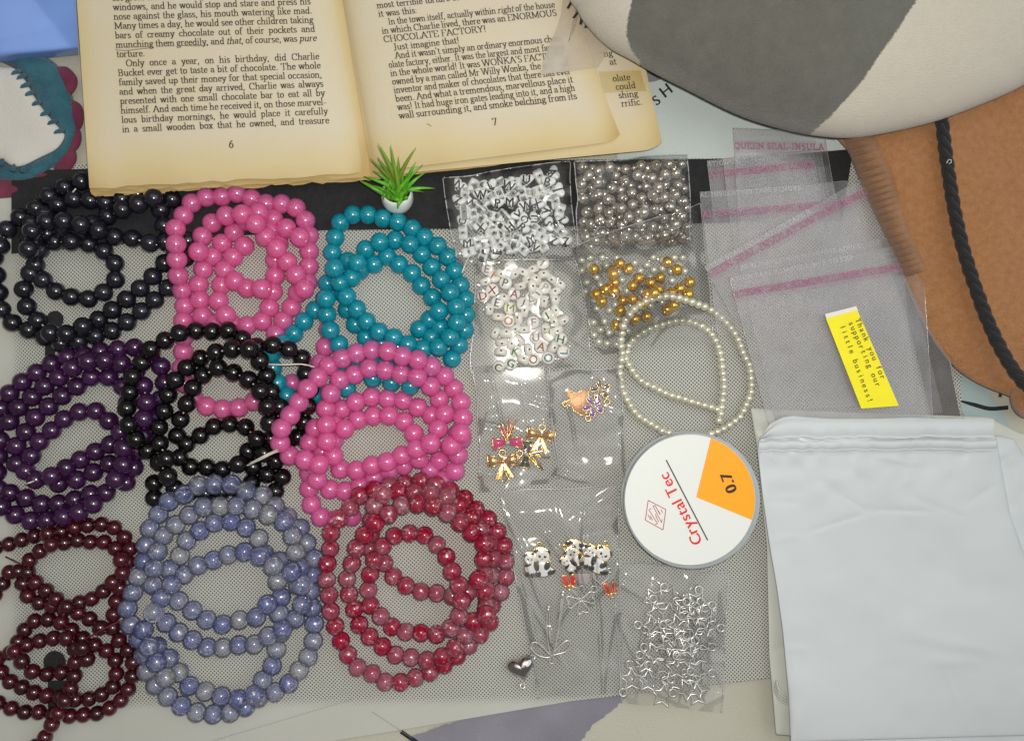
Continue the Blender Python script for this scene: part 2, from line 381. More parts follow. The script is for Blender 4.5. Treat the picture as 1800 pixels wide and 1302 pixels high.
def mat_fabric():
    """non-woven white cloth with a staggered lattice of pin-holes, plain towards its edges"""
    m, nt, out = new_mat('perforated_cloth')
    b = N(nt, 'ShaderNodeBsdfPrincipled'); b.inputs['Roughness'].default_value = 0.85; b.inputs['Specular IOR Level'].default_value = 0.3
    tc = N(nt, 'ShaderNodeTexCoord')
    mp = N(nt, 'ShaderNodeMapping'); mp.inputs['Rotation'].default_value = (0, 0, R(-4)); pitch = 6.6 * S
    mp.inputs['Scale'].default_value = (1 / pitch, 1 / pitch, 1)
    wn = N(nt, 'ShaderNodeTexNoise'); wn.inputs['Scale'].default_value = 14; wn.inputs['Detail'].default_value = 1
    L(nt, tc.outputs['Object'], wn.inputs['Vector'])
    ws = N(nt, 'ShaderNodeVectorMath', operation='SCALE'); ws.inputs[3].default_value = 0.004; L(nt, wn.outputs['Color'], ws.inputs[0])
    wa = N(nt, 'ShaderNodeVectorMath', operation='ADD'); L(nt, tc.outputs['Object'], wa.inputs[0]); L(nt, ws.outputs[0], wa.inputs[1])
    L(nt, wa.outputs[0], mp.inputs[0])
    def lattice(off):
        a = N(nt, 'ShaderNodeVectorMath', operation='ADD'); a.inputs[1].default_value = (off, off, 0); L(nt, mp.outputs[0], a.inputs[0])
        f = N(nt, 'ShaderNodeVectorMath', operation='FRACTION'); L(nt, a.outputs[0], f.inputs[0])
        s = N(nt, 'ShaderNodeVectorMath', operation='SUBTRACT'); s.inputs[1].default_value = (0.5, 0.5, 0); L(nt, f.outputs[0], s.inputs[0])
        z = N(nt, 'ShaderNodeVectorMath', operation='MULTIPLY'); z.inputs[1].default_value = (1, 1, 0); L(nt, s.outputs[0], z.inputs[0])
        l = N(nt, 'ShaderNodeVectorMath', operation='LENGTH'); L(nt, z.outputs[0], l.inputs[0])
        return l
    a, c = lattice(0.0), lattice(0.5)
    mn = N(nt, 'ShaderNodeMath', operation='MINIMUM'); L(nt, a.outputs['Value'], mn.inputs[0]); L(nt, c.outputs['Value'], mn.inputs[1])
    st = N(nt, 'ShaderNodeMapRange'); st.inputs[1].default_value = 0.165; st.inputs[2].default_value = 0.25
    st.inputs[3].default_value = 1.0; st.inputs[4].default_value = 0.0
    L(nt, mn.outputs[0], st.inputs[0])
    at = N(nt, 'ShaderNodeAttribute', attribute_name='holes')
    mu = N(nt, 'ShaderNodeMath', operation='MULTIPLY'); L(nt, st.outputs[0], mu.inputs[0]); L(nt, at.outputs['Fac'], mu.inputs[1])
    n3 = N(nt, 'ShaderNodeTexNoise'); n3.inputs['Scale'].default_value = 25; n3.inputs['Detail'].default_value = 6
    L(nt, tc.outputs['Object'], n3.inputs['Vector'])
    w = N(nt, 'ShaderNodeMix', data_type='RGBA'); w.inputs[6].default_value = (0.455, 0.455, 0.415, 1); w.inputs[7].default_value = (0.53, 0.535, 0.50, 1)
    L(nt, n3.outputs['Fac'], w.inputs[0])
    mx = N(nt, 'ShaderNodeMix', data_type='RGBA'); mx.inputs[7].default_value = (0.085, 0.088, 0.085, 1)
    L(nt, mu.outputs[0], mx.inputs[0]); L(nt, w.outputs[2], mx.inputs[6]); L(nt, mx.outputs[2], b.inputs['Base Color'])
    bp = N(nt, 'ShaderNodeBump'); bp.inputs['Strength'].default_value = 0.5; bp.inputs['Distance'].default_value = 0.0003
    iv = N(nt, 'ShaderNodeMath', operation='SUBTRACT'); iv.inputs[0].default_value = 1.0; L(nt, mu.outputs[0], iv.inputs[1])
    L(nt, iv.outputs[0], bp.inputs['Height']); L(nt, bp.outputs[0], b.inputs['Normal'])
    L(nt, b.outputs[0], out.inputs[0]); M['perforated_cloth'] = m
mat_fabric()
# ------------------------------------------------------------------ mesh helpers
def mesh_of(verts, faces, mat=None, smooth=True, name='mesh'):
    me = bpy.data.meshes.new(name)
    me.from_pydata([tuple(v) for v in verts], [], faces)
    if mat: me.materials.append(M[mat])
    if smooth: me.polygons.foreach_set('use_smooth', [True] * len(me.polygons))
    me.update()
    return me
def link(name, me, parent=None, mw=None):
    o = bpy.data.objects.new(name, me)
    C.objects.link(o)
    if mw is not None: o.matrix_world = mw
    if parent is not None: o.parent = parent
    return o
def tag(o, label=None, cat=None, group=None, kind=None):
    if label: o['label'] = label
    if cat: o['category'] = cat
    if group: o['group'] = group
    if kind: o['kind'] = kind
    return o
def thing(name, label, cat, loc=(0, 0, 0), rz=0.0, group=None):
    o = bpy.data.objects.new(name, None)
    o.empty_display_size = 0.005
    o.location = loc
    o.rotation_euler = (0, 0, rz)
    C.objects.link(o)
    return tag(o, label, cat, group)
def add_parent(o, root):
    """child keeps the coordinates it was modelled in (root's own frame)"""
    o.parent = root
    return o

class MB:
    def __init__(s): s.v = []; s.f = []
    def add(s, v, f):
        n = len(s.v); s.v += [Vector(p) for p in v]; s.f += [tuple(i + n for i in q) for q in f]
        return s
    def xf(s, m): s.v = [m @ p for p in s.v]; return s
    def tube(s, pts, r, n=8, closed=False, caps=True):
        pts = [Vector(p) for p in pts]; k = len(pts)
        rr = r if hasattr(r, '__len__') else [r] * k
        V = []; F = []; up = None
        for i, p in enumerate(pts):
            a = pts[(i - 1) % k] if (closed or i > 0) else p
            b = pts[(i + 1) % k] if (closed or i < k - 1) else p
            t = (b - a)
            t = t.normalized() if t.length > 1e-12 else Vector((0, 0, 1))
            if up is None:
                up = Vector((0, 0, 1)) if abs(t.z) < 0.9 else Vector((1, 0, 0))
            up = (up - t * up.dot(t))
            up = up.normalized() if up.length > 1e-9 else t.orthogonal().normalized()
            sd = t.cross(up)
            for j in range(n):
                an = 2 * math.pi * j / n
                V.append(p + (sd * math.cos(an) + up * math.sin(an)) * rr[i])
        m = k if closed else k - 1
        for i in range(m):
            for j in range(n):
                a = i * n + j; b = i * n + (j + 1) % n
                c = ((i + 1) % k) * n + (j + 1) % n; d = ((i + 1) % k) * n + j
                F.append((a, b, c, d))
        if not closed and caps:
            F.append(tuple(range(n))[::-1]); F.append(tuple((k - 1) * n + j for j in range(n)))
        return s.add(V, F)
    def ring(s, c, R_, r, n=20, m=8, normal=(0, 0, 1)):
        q = Vector(normal).to_track_quat('Z', 'X')
        return s.tube([Vector(c) + q @ Vector((R_ * math.cos(a), R_ * math.sin(a), 0)) for a in [2 * math.pi * i / n for i in range(n)]], r, m, True)
    def lathe(s, prof, n=24, cap0=False, cap1=False):
        V = []; F = []; k = len(prof)
        for (r, z) in prof:
            for j in range(n):
                a = 2 * math.pi * j / n
                V.append((r * math.cos(a), r * math.sin(a), z))
        for i in range(k - 1):
            for j in range(n):
                F.append((i * n + j, i * n + (j + 1) % n, (i + 1) * n + (j + 1) % n, (i + 1) * n + j))
        if cap0: F.append(tuple(range(n))[::-1])
        if cap1: F.append(tuple((k - 1) * n + j for j in range(n)))
        return s.add(V, F)
    def plate(s, out, z0, z1, bev=0.0):
        """outline (x,y) CCW raised from z0 to z1 with a rounded upper edge"""
        n = len(out); o = [Vector((p[0], p[1], 0)) for p in out]
        area = sum(o[i].x * o[(i + 1) % n].y - o[(i + 1) % n].x * o[i].y for i in range(n))
        if area < 0: o.reverse()
        nm = []
        for i in range(n):
            t = (o[(i + 1) % n] - o[i - 1]); t = t.normalized() if t.length > 0 else Vector((1, 0, 0))
            nm.append(Vector((-t.y, t.x, 0)))
        rings = [(0, z0), (0, z1 - bev)]
        if bev > 0: rings += [(bev * 0.3, z1 - bev * 0.3), (bev, z1)]
        V = []; F = []
        for ins, z in rings:
            V += [o[i] + nm[i] * ins + Vector((0, 0, z)) for i in range(n)]
        for k in range(len(rings) - 1):
            for i in range(n):
                F.append((k * n + i, k * n + (i + 1) % n, (k + 1) * n + (i + 1) % n, (k + 1) * n + i))
        F.append(tuple((len(rings) - 1) * n + i for i in range(n)))
        F.append(tuple(range(n))[::-1])
        return s.add(V, F)
    def mesh(s, mat, smooth=True, name='mesh', sharp=None):
        me = mesh_of(s.v, s.f, mat, smooth, name)
        if sharp: me.set_sharp_from_angle(angle=R(sharp))
        return me
    def build(s, name, mat, parent=None, smooth=True):
        o = link(name, s.mesh(mat, smooth, name))
        if parent is not None: o.parent = parent
        return o

def ellipse(cx, cy, rx, ry, rot=0, n=18):
    c, s_ = math.cos(R(rot)), math.sin(R(rot)); r = []
    for i in range(n):
        a = 2 * math.pi * i / n; x, y = rx * math.cos(a), ry * math.sin(a)
        r.append((cx + x * c - y * s_, cy + x * s_ + y * c))
    return r

def catmull(pts, closed=False, per=14):
    pts = [np.array(p, float) for p in pts]; n = len(pts); o = []
    rng = range(n if closed else n - 1)
    for i in rng:
        p1, p2 = pts[i], pts[(i + 1) % n]
        p0 = pts[i - 1] if (closed or i > 0) else 2 * p1 - p2
        p3 = pts[(i + 2) % n] if (closed or i + 2 < n) else 2 * p2 - p1
        for k in range(per):
            t = k / per
            o.append(0.5 * ((2 * p1) + (-p0 + p2) * t + (2 * p0 - 5 * p1 + 4 * p2 - p3) * t * t + (-p0 + 3 * p1 - 3 * p2 + p3) * t ** 3))
    if not closed: o.append(pts[-1])
    return np.array(o)
def resample(poly, step, closed=False):
    poly = np.array(poly)
    if closed: poly = np.vstack([poly, poly[:1]])
    d = np.concatenate([[0], np.cumsum(np.linalg.norm(np.diff(poly, axis=0), axis=1))])
    n = max(2, int(round(d[-1] / step)) + (0 if closed else 1))
    q = np.linspace(0, d[-1], n, endpoint=not closed)
    return np.stack([np.interp(q, d, poly[:, i]) for i in range(poly.shape[1])], 1)
def inside(pt, poly):
    x, y = pt; r = False; n = len(poly)
    for i in range(n):
        x1, y1 = poly[i][0], poly[i][1]; x2, y2 = poly[i - 1][0], poly[i - 1][1]
        if (y1 > y) != (y2 > y) and x < (x2 - x1) * (y - y1) / (y2 - y1) + x1: r = not r
    return r
def edge_dist(X, Y, poly):
    """distance of arrays X,Y to a closed polygon, positive inside"""
    best = np.full(X.shape, 1e9); ins = np.zeros(X.shape, bool); n = len(poly)
    for i in range(n):
        x1, y1 = poly[i]; x2, y2 = poly[(i + 1) % n]
        dx, dy = x2 - x1, y2 - y1; ll = dx * dx + dy * dy + 1e-12
        t = np.clip(((X - x1) * dx + (Y - y1) * dy) / ll, 0, 1)
        best = np.minimum(best, np.hypot(X - x1 - t * dx, Y - y1 - t * dy))
        c = ((y1 > Y) != (y2 > Y)) & (X < dx * (Y - y1) / (dy if abs(dy) > 1e-12 else 1e-12) + x1)
        ins ^= c
    return np.where(ins, best, -best)
def vnoise(X, Y, seed, f):
    """smooth value noise"""
    rs = np.random.RandomState(seed); T = rs.rand(64, 64)
    x, y = X * f, Y * f; xi, yi = np.floor(x).astype(int), np.floor(y).astype(int)
    u, v = x - xi, y - yi; u = u * u * (3 - 2 * u); v = v * v * (3 - 2 * v)
    g = lambda a, b: T[a % 64, b % 64]
    return (g(xi, yi) * (1 - u) + g(xi + 1, yi) * u) * (1 - v) + (g(xi, yi + 1) * (1 - u) + g(xi + 1, yi + 1) * u) * v - 0.5

def grid_mesh(px, py, z, mat, name='sheet', attrs=None):
    """arrays of photograph coordinates and heights -> one smooth sheet"""
    k = S * (H - z) / H
    V = np.stack([(px - 900) * k, (651 - py) * k, z], -1); a, b = px.shape
    idx = np.arange(a * b).reshape(a, b)
    F = np.stack([idx[:-1, :-1], idx[1:, :-1], idx[1:, 1:], idx[:-1, 1:]], -1).reshape(-1, 4)
    v = V.reshape(-1, 3)
    # face up
    p0, p1, p3 = v[F[:, 0]], v[F[:, 1]], v[F[:, 3]]
    if np.cross(p1 - p0, p3 - p0)[:, 2].mean() < 0: F = F[:, ::-1]
    me = mesh_of(v.tolist(), F.tolist(), mat, True, name)
    for k_, arr in (attrs or {}).items():
        at = me.attributes.new(k_, 'FLOAT', 'POINT'); at.data.foreach_set('value', np.ascontiguousarray(arr, dtype=np.float32).ravel())
    return me
def quad_uv(q, nu, nv):
    """bilinear grid over the quad TL,TR,BR,BL"""
    u, v = np.meshgrid(np.linspace(0, 1, nu), np.linspace(0, 1, nv), indexing='ij')
    q = np.array(q, float)
    g = lambda i: q[0][i] * (1 - u) * (1 - v) + q[1][i] * u * (1 - v) + q[2][i] * u * v + q[3][i] * (1 - u) * v
    return u, v, g(0), g(1)
def patch(name, outline_px, z, mat, parent=None, fine=None):
    """a flat printed or cut piece lying at height z"""
    pts = [P(x, y, z) for x, y in outline_px]
    area = sum(pts[i].x * pts[(i + 1) % len(pts)].y - pts[(i + 1) % len(pts)].x * pts[i].y for i in range(len(pts)))
    if area < 0: pts.reverse()
    o = link(name, mesh_of(pts, [tuple(range(len(pts)))], mat, False, name))
    if parent is not None: o.parent = parent
    return o

# ------------------------------------------------------------------ lettering
# a broad-nib roman book face: skeleton strokes swept by a nib that is wide and thin
def arc(cx, cy, rx, ry, a0, a1, n=9):
    return [(cx + rx * math.cos(R(a0 + (a1 - a0) * i / n)), cy + ry * math.sin(R(a0 + (a1 - a0) * i / n))) for i in range(n + 1)]
def se(x, y, w=.085): return [(x - w, y), (x + w, y)]
X_, A_, D_, K_ = .44, .69, -.20, .66
GL = {
 'a': (.43, arc(.19, .31, .13, .115, 165, 10) + [(.325, .08), (.40, .02)], arc(.20, .13, .14, .11, 70, 300)),
 'b': (.48, [(.10, A_), (.10, 0)], [(.03, A_), (.10, A_)], arc(.25, .215, .15, .205, 150, -150)),
 'c': (.41, arc(.23, .215, .16, .215, 40, 320)),
 'd': (.48, [(.37, A_), (.37, 0)], [(.30, A_), (.37, A_)], [(.37, 0), (.44, 0)], arc(.22, .215, .15, .205, 30, 330)),
 'e': (.41, [(.08, .24), (.36, .24)], arc(.22, .215, .15, .215, 5, 320)),
 'f': (.31, arc(.24, .56, .10, .12, 30, 180) + [(.14, 0)], se(.14, 0), [(.05, X_ - .02), (.27, X_ - .02)]),
 'g': (.45, arc(.20, .29, .12, .13, 0, 360, 14), [(.13, .17), (.10, .09), (.30, .04)], arc(.21, -.09, .17, .10, 60, 420, 14), [(.31, .38), (.41, .42)]),
 'h': (.50, [(.10, A_), (.10, 0)], [(.03, A_), (.10, A_)], se(.10, 0), arc(.25, .27, .13, .15, 165, 0) + [(.38, 0)], se(.38, 0)),
 'i': (.25, [(.12, X_ - .02), (.12, 0)], [(.04, X_ - .03), (.12, X_ - .03)], se(.12, 0), [(.11, .60), (.13, .60)], [(.11, .63), (.13, .63)]),
 'j': (.24, [(.12, X_ - .02), (.12, -.1), (.04, D_)], [(.04, X_ - .03), (.12, X_ - .03)], [(.11, .61), (.13, .61)]),
 'k': (.48, [(.10, A_), (.10, 0)], [(.03, A_), (.10, A_)], se(.10, 0), [(.38, .42), (.12, .19)], [(.19, .25), (.40, 0)], se(.40, 0), se(.36, .42)),
 'l': (.25, [(.12, A_), (.12, 0)], [(.04, A_), (.12, A_)], se(.12, 0)),
 'm': (.75, [(.10, X_ - .02), (.10, 0)], [(.03, X_ - .03), (.10, X_ - .03)], se(.10, 0), arc(.24, .27, .12, .15, 165, 0) + [(.36, 0)], se(.36, 0), arc(.50, .27, .12, .15, 165, 0) + [(.62, 0)], se(.62, 0)),
 'n': (.50, [(.10, X_ - .02), (.10, 0)], [(.03, X_ - .03), (.10, X_ - .03)], se(.10, 0), arc(.25, .27, .13, .15, 165, 0) + [(.38, 0)], se(.38, 0)),
 'o': (.45, arc(.225, .215, .16, .215, 0, 360, 16)),
 'p': (.48, [(.10, X_ - .02), (.10, D_)], [(.03, X_ - .03), (.10, X_ - .03)], se(.10, D_), arc(.25, .215, .15, .205, 150, -150)),
 'q': (.48, [(.37, X_), (.37, D_)], se(.37, D_), arc(.22, .215, .15, .205, 30, 330)),
 'r': (.36, [(.10, X_ - .02), (.10, 0)], [(.03, X_ - .03), (.10, X_ - .03)], se(.10, 0), arc(.25, .28, .13, .13, 165, 60)),
 's': (.36, arc(.18, .315, .11, .105, 30, 200, 8) + [(.18, .21)] + arc(.18, .11, .12, .11, 60, -150, 8)),
 't': (.30, [(.13, .57), (.13, .08)] + arc(.21, .08, .08, .08, 180, 320, 6), [(.04, X_ - .02), (.26, X_ - .02)]),
 'u': (.50, [(.10, X_ - .02), (.10, .15)] + arc(.23, .15, .13, .14, 180, 350), [(.38, X_ - .02), (.38, 0), (.45, 0)], [(.03, X_ - .03), (.10, X_ - .03)], [(.31, X_ - .03), (.38, X_ - .03)]),
 'v': (.45, [(.07, X_ - .03), (.23, 0), (.39, X_ - .03)], se(.08, X_ - .02), se(.38, X_ - .02)),
 'w': (.66, [(.07, X_ - .03), (.20, 0), (.33, X_ - .03), (.46, 0), (.59, X_ - .03)], se(.08, X_ - .02), se(.33, X_ - .02), se(.58, X_ - .02)),
 'x': (.45, [(.08, X_ - .03), (.38, 0)], [(.37, X_ - .03), (.07, 0)], se(.09, X_ - .02), se(.37, X_ - .02), se(.08, 0), se(.38, 0)),
 'y': (.45, [(.07, X_ - .03), (.24, .02)], [(.40, X_ - .03), (.20, -.12), (.08, D_)], se(.08, X_ - .02), se(.38, X_ - .02)),
 'z': (.41, [(.07, X_ - .02), (.34, X_ - .02), (.07, .0), (.35, 0)]),
 'A': (.66, [(.06, 0), (.32, K_), (.60, 0)], [(.16, .22), (.49, .22)], se(.07, 0), se(.59, 0)),
 'B': (.60, [(.13, 0), (.13, K_)], [(.05, 0), (.30, 0)], [(.05, K_), (.28, K_)], arc(.28, .50, .17, .16, 90, -90), arc(.30, .17, .20, .17, 90, -90), [(.13, .34), (.30, .34)]),
 'C': (.64, arc(.34, .33, .27, .33, 45, 315, 14), [(.55, .62), (.55, .46)]),
 'D': (.70, [(.13, 0), (.13, K_)], [(.05, 0), (.32, 0)], [(.05, K_), (.32, K_)], arc(.32, .33, .30, .33, 90, -90, 12)),
 'E': (.58, [(.13, 0), (.13, K_)], [(.05, 0), (.52, 0), (.52, .15)], [(.05, K_), (.50, K_), (.50, .52)], [(.13, .34), (.40, .34)]),
 'F': (.54, [(.13, 0), (.13, K_)], se(.13, 0), [(.05, K_), (.50, K_), (.50, .52)], [(.13, .34), (.38, .34)]),
 'G': (.70, arc(.34, .33, .27, .33, 45, 300, 14) + [(.55, .08), (.55, .28)], se(.55, .28), [(.55, .62), (.55, .48)]),
 'H': (.72, [(.14, 0), (.14, K_)], [(.58, 0), (.58, K_)], [(.14, .34), (.58, .34)], se(.14, 0), se(.14, K_), se(.58, 0), se(.58, K_)),
 'I': (.32, [(.16, 0), (.16, K_)], se(.16, 0), se(.16, K_)),
 'J': (.40, [(.24, K_), (.24, .05), (.10, -.08)], se(.24, K_)),
 'K': (.68, [(.14, 0), (.14, K_)], [(.55, K_), (.16, .30)], [(.26, .40), (.60, 0)], se(.14, 0), se(.14, K_), se(.55, K_), se(.60, 0)),
 'L': (.56, [(.14, K_), (.14, 0)], [(.05, 0), (.50, 0), (.50, .16)], se(.14, K_)),
 'M': (.84, [(.12, 0), (.12, K_), (.42, .06), (.70, K_), (.70, 0)], se(.12, 0), se(.70, 0), [(.04, K_), (.14, K_)], [(.68, K_), (.78, K_)]),
 'N': (.72, [(.13, 0), (.13, K_), (.58, .02), (.58, K_)], se(.13, 0), se(.58, K_), [(.04, K_), (.14, K_)]),
 'O': (.70, arc(.35, .33, .28, .33, 0, 360, 18)),
 'P': (.56, [(.13, 0), (.13, K_)], se(.13, 0), [(.05, K_), (.30, K_)], arc(.30, .49, .18, .17, 90, -90), [(.13, .32), (.30, .32)]),
 'Q': (.70, arc(.35, .33, .28, .33, 0, 360, 18), [(.36, .02), (.50, -.12), (.66, -.14)]),
 'R': (.64, [(.13, 0), (.13, K_)], se(.13, 0), [(.05, K_), (.30, K_)], arc(.30, .50, .17, .16, 90, -90), [(.13, .34), (.32, .34), (.56, 0)], se(.58, 0)),
 'S': (.50, arc(.25, .49, .16, .17, 35, 220, 9) + [(.27, .33)] + arc(.25, .17, .17, .17, 60, -150, 9)),
 'T': (.62, [(.31, 0), (.31, K_)], se(.31, 0), [(.06, .50), (.06, K_), (.56, K_), (.56, .50)]),
 'U': (.70, [(.13, K_), (.13, .24)] + arc(.35, .24, .22, .24, 180, 360, 10) + [(.57, K_)], se(.13, K_), se(.57, K_)),
 'V': (.66, [(.07, K_), (.33, 0), (.59, K_)], se(.08, K_), se(.58, K_)),
 'W': (.94, [(.07, K_), (.27, 0), (.47, K_), (.67, 0), (.87, K_)], se(.08, K_), se(.47, K_), se(.86, K_)),
 'X': (.66, [(.08, K_), (.58, 0)], [(.56, K_), (.07, 0)], se(.10, K_), se(.56, K_), se(.09, 0), se(.58, 0)),
 'Y': (.64, [(.07, K_), (.32, .30), (.32, 0)], [(.57, K_), (.32, .30)], se(.08, K_), se(.56, K_), se(.32, 0)),
 'Z': (.60, [(.08, .50), (.08, K_), (.52, K_), (.07, 0), (.54, 0), (.54, .16)]),
 ',': (.24, [(.10, .04), (.13, .03), (.08, -.12)]), '.': (.24, [(.10, .02), (.13, .02)], [(.10, .05), (.13, .05)]),
 "'": (.20, [(.10, A_), (.08, .54)]), '!': (.30, [(.14, A_), (.14, .20)], [(.13, .02), (.15, .02)], [(.13, .05), (.15, .05)]),
 '-': (.32, [(.05, .20), (.27, .20)]), ':': (.25, [(.11, .03), (.13, .03)], [(.11, .34), (.13, .34)]),
 '6': (.50, arc(.25, .20, .16, .20, 0, 360, 14), [(.10, .24), (.18, .50), (.36, K_)]),
 '7': (.50, [(.08, .54), (.08, K_), (.43, K_), (.20, 0)]),
}
def hull(pts):
    pts = sorted(set(pts))
    if len(pts) < 3: return pts
    def half(ps):
        h = []
        for p in ps:
            while len(h) > 1 and (h[-1][0] - h[-2][0]) * (p[1] - h[-2][1]) - (h[-1][1] - h[-2][1]) * (p[0] - h[-2][0]) <= 0: h.pop()
            h.append(p)
        return h
    a, b = half(pts), half(pts[::-1])
    return a[:-1] + b[:-1]
_gc = {}
def glyph_polys(ch, nw, nh):
    k = (ch, nw, nh)
    if k not in _gc:
        out = []
        w, *st = GL[ch]
        for s_ in st:
            for p, q in zip(s_[:-1], s_[1:]):
                out.append(hull([(round(a + dx, 4), round(b + dy, 4)) for (a, b) in (p, q) for dx in (-nw / 2, nw / 2) for dy in (-nh / 2, nh / 2)]))
        _gc[k] = (w, out)
    return _gc[k]
def text_width(txt, track=0.0): return sum((.26 if c == ' ' else GL[c][0]) + track for c in txt if c != '*')
def set_line(mb, txt, left, right, up, size, justify, zf, nw=.095, nh=.040, space=None, track=0.0, lift=0.0):
    """set one line of print from left towards right (photograph points) on the surface zf"""
    lx, ly = left; dx, dy = right[0] - left[0], right[1] - left[1]
    W = math.hypot(dx, dy); dx, dy = dx / W, dy / W
    nat = text_width(txt, track) * size; ns = txt.count(' ')
    sp = .26 * size
    k = 1.0
    if justify and ns:
        sp_n = (W - (nat - ns * sp)) / ns
        if sp_n < .17 * size:
            k = (W - ns * .19 * size) / (nat - ns * sp); sp_n = .19 * size
        sp = sp_n
    x = 0.0; it = False
    for ch in txt:
        if ch == '*': it = not it; continue
        if ch == ' ': x += sp; continue
        w, polys = glyph_polys(ch, nw, nh)
        for ip, pl in enumerate(polys):
            vs = []
            for (a, b) in pl:
                u = x + (a + (.22 * b if it else 0)) * size * k; v = b * size
                px, py = lx + dx * u + up[0] * v, ly + dy * u + up[1] * v
                vs.append(P(px, py, zf(px, py) + 0.00035 + lift + (ip % 12) * 2.5e-6))
            n = len(mb.v)
            mb.v += vs; mb.f.append(tuple(range(n, n + len(vs))))
        x += (w + track) * size * k
    return x
def face_up(me):
    """turn every face of a flat print upwards"""
    fl = [p.index for p in me.polygons if p.normal.z < 0]
    if fl:
        import bmesh
        bm = bmesh.new(); bm.from_mesh(me); bm.faces.ensure_lookup_table()
        bmesh.ops.reverse_faces(bm, faces=[bm.faces[i] for i in fl]); bm.to_mesh(me); bm.free()
    return me

# the built-in sans face, one letter at a time, as (advance, vertices, faces)
_bf = {}
def sans(ch):
    if ch not in _bf:
        cu = bpy.data.curves.new('glyph', 'FONT'); cu.body = ch; cu.size = 1.0; cu.resolution_u = 4
        ob = bpy.data.objects.new('glyph', cu); C.objects.link(ob)
        dg = bpy.context.evaluated_depsgraph_get(); dg.update()
        me = bpy.data.meshes.new_from_object(ob.evaluated_get(dg))
        v = [tuple(p.co[:2]) for p in me.vertices]; f = [tuple(p.vertices) for p in me.polygons]
        xs = [p[0] for p in v] or [0, .3]
        bpy.data.objects.remove(ob); bpy.data.curves.remove(cu); bpy.data.meshes.remove(me)
        _bf[ch] = (min(xs), max(xs), v, f)
    return _bf[ch]
def sans_centered(ch, size, z, bold=0.0):
    """one letter centred at 0,0 at height z"""
    a, b, v, f = sans(ch)
    ys = [p[1] for p in v]; cx, cy = (a + b) / 2, (min(ys) + max(ys)) / 2
    hh = (max(ys) - min(ys))
    k = size / max(hh, 0.6)
    mb = MB(); mb.add([((p[0] - cx) * k, (p[1] - cy) * k, z) for p in v], f)
    return mb
def sans_line(mb, txt, origin, ang, size, z, mono=None, gap=0.08, bold=0):
    """sans text starting at a photograph point, running at ang degrees, size in pixels of cap height"""
    x = 0.0; ca, sa = math.cos(R(ang)), math.sin(R(ang)); k = size / 0.7
    for ch in txt:
        if ch == ' ': x += (mono if mono else .3 * k); continue
        a, b, v, f = sans(ch)
        off = (mono - (b - a) * k) / 2 if mono else 0
        for db in ([0] if not bold else [-bold, 0, bold]):
            n = len(mb.v)
            for p in v:
                u = x + off + (p[0] - a) * k + db; w = p[1] * k
                mb.v.append(P(origin[0] + ca * u - sa * w, origin[1] - sa * u - ca * w, z + (db * 1e-6)))
            mb.f += [tuple(i + n for i in q) for q in f]
        x += mono if mono else (b - a + gap) * k
    return x
# ------------------------------------------------------------------ the bed cloth under everything
gx, gy = np.meshgrid(np.linspace(-900, 2700, 90), np.linspace(-800, 2100, 80), indexing='ij')
gz = -0.0042 + 0.0012 * vnoise(gx, gy, 3, 0.006)
cloth = link('bed_cloth', grid_mesh(gx, gy, gz, 'cloth_cream', 'bed_cloth'))
tag(cloth, 'cream printed bed cloth under the mat', 'cloth', kind='structure')
ZC = -0.0030
def soft(pts, closed=True, per=6): return [tuple(p) for p in catmull(pts, closed, per)]
def rough_edge(pts, amp, seed):
    rs = np.random.RandomState(seed); pts = resample(pts, 5, True)
    return [(p[0] + rs.uniform(-amp, amp), p[1] + rs.uniform(-amp, amp)) for p in pts]
patch('printed_lavender_shape', rough_edge([(690, 1360), (725, 1292), (820, 1262), (930, 1225), (1080, 1175), (1150, 1165), (1120, 1205), (1085, 1240), (1040, 1275), (1015, 1310), (1010, 1360)], 2.0, 1), ZC, 'print_lavender', cloth)
patch('printed_blue_field', [(1085, 60), (1500, 60), (1500, 292), (1085, 300)], ZC + .0004, 'cloth_blue', cloth)
patch('printed_teal_shape', soft([(1672, 650), (1705, 638), (1740, 690), (1775, 750), (1782, 800), (1735, 790), (1690, 720)]), ZC, 'print_teal', cloth)
patch('printed_grey_shape', soft([(1120, 105), (1165, 118), (1160, 140), (1128, 142)]), ZC + .0008, 'print_lavender', cloth)
mb = MB(); mb.tube([P(x, y, ZC) for x, y in catmull([(1690, 705), (1712, 711), (1740, 718), (1772, 716)])], [0.0004 + 0.0004 * math.sin(min(1, i / 20) * 1.6) for i in range(43)], 6)
mb.xf(Matrix.Scale(0.3, 4, (0, 0, 1)) ).xf(Matrix.Translation((0, 0, ZC * .7))); mb.build('printed_stroke', 'print_ink', cloth)
mb = MB(); mb.tube([P(x, y, ZC) for x, y in catmull([(705, 1285), (718, 1294), (735, 1306), (750, 1330)])], 0.0008, 6)
mb.xf(Matrix.Scale(0.3, 4, (0, 0, 1))).xf(Matrix.Translation((0, 0, ZC * .7))); mb.build('printed_stroke', 'print_ink', cloth)
mb = MB(); mb.tube([P(x, y, ZC) for x, y in catmull([(1722, 1315), (1740, 1302), (1756, 1294), (1775, 1308)])], 0.0009, 6)
mb.xf(Matrix.Scale(0.3, 4, (0, 0, 1))).xf(Matrix.Translation((0, 0, ZC * .7))); mb.build('printed_stroke', 'print_ink', cloth)
mb = MB()
sans_line(mb, 'S', (1155, 186), 38, 17, ZC + .0012, bold=.5); sans_line(mb, 'H', (1170, 172), 38, 20, ZC + .0012, bold=.5)
sans_line(mb, 'Z', (1133, 136), 55, 9, ZC + .0013, bold=.5)
link('printed_letters', face_up(mb.mesh('print_ink', False)), cloth)

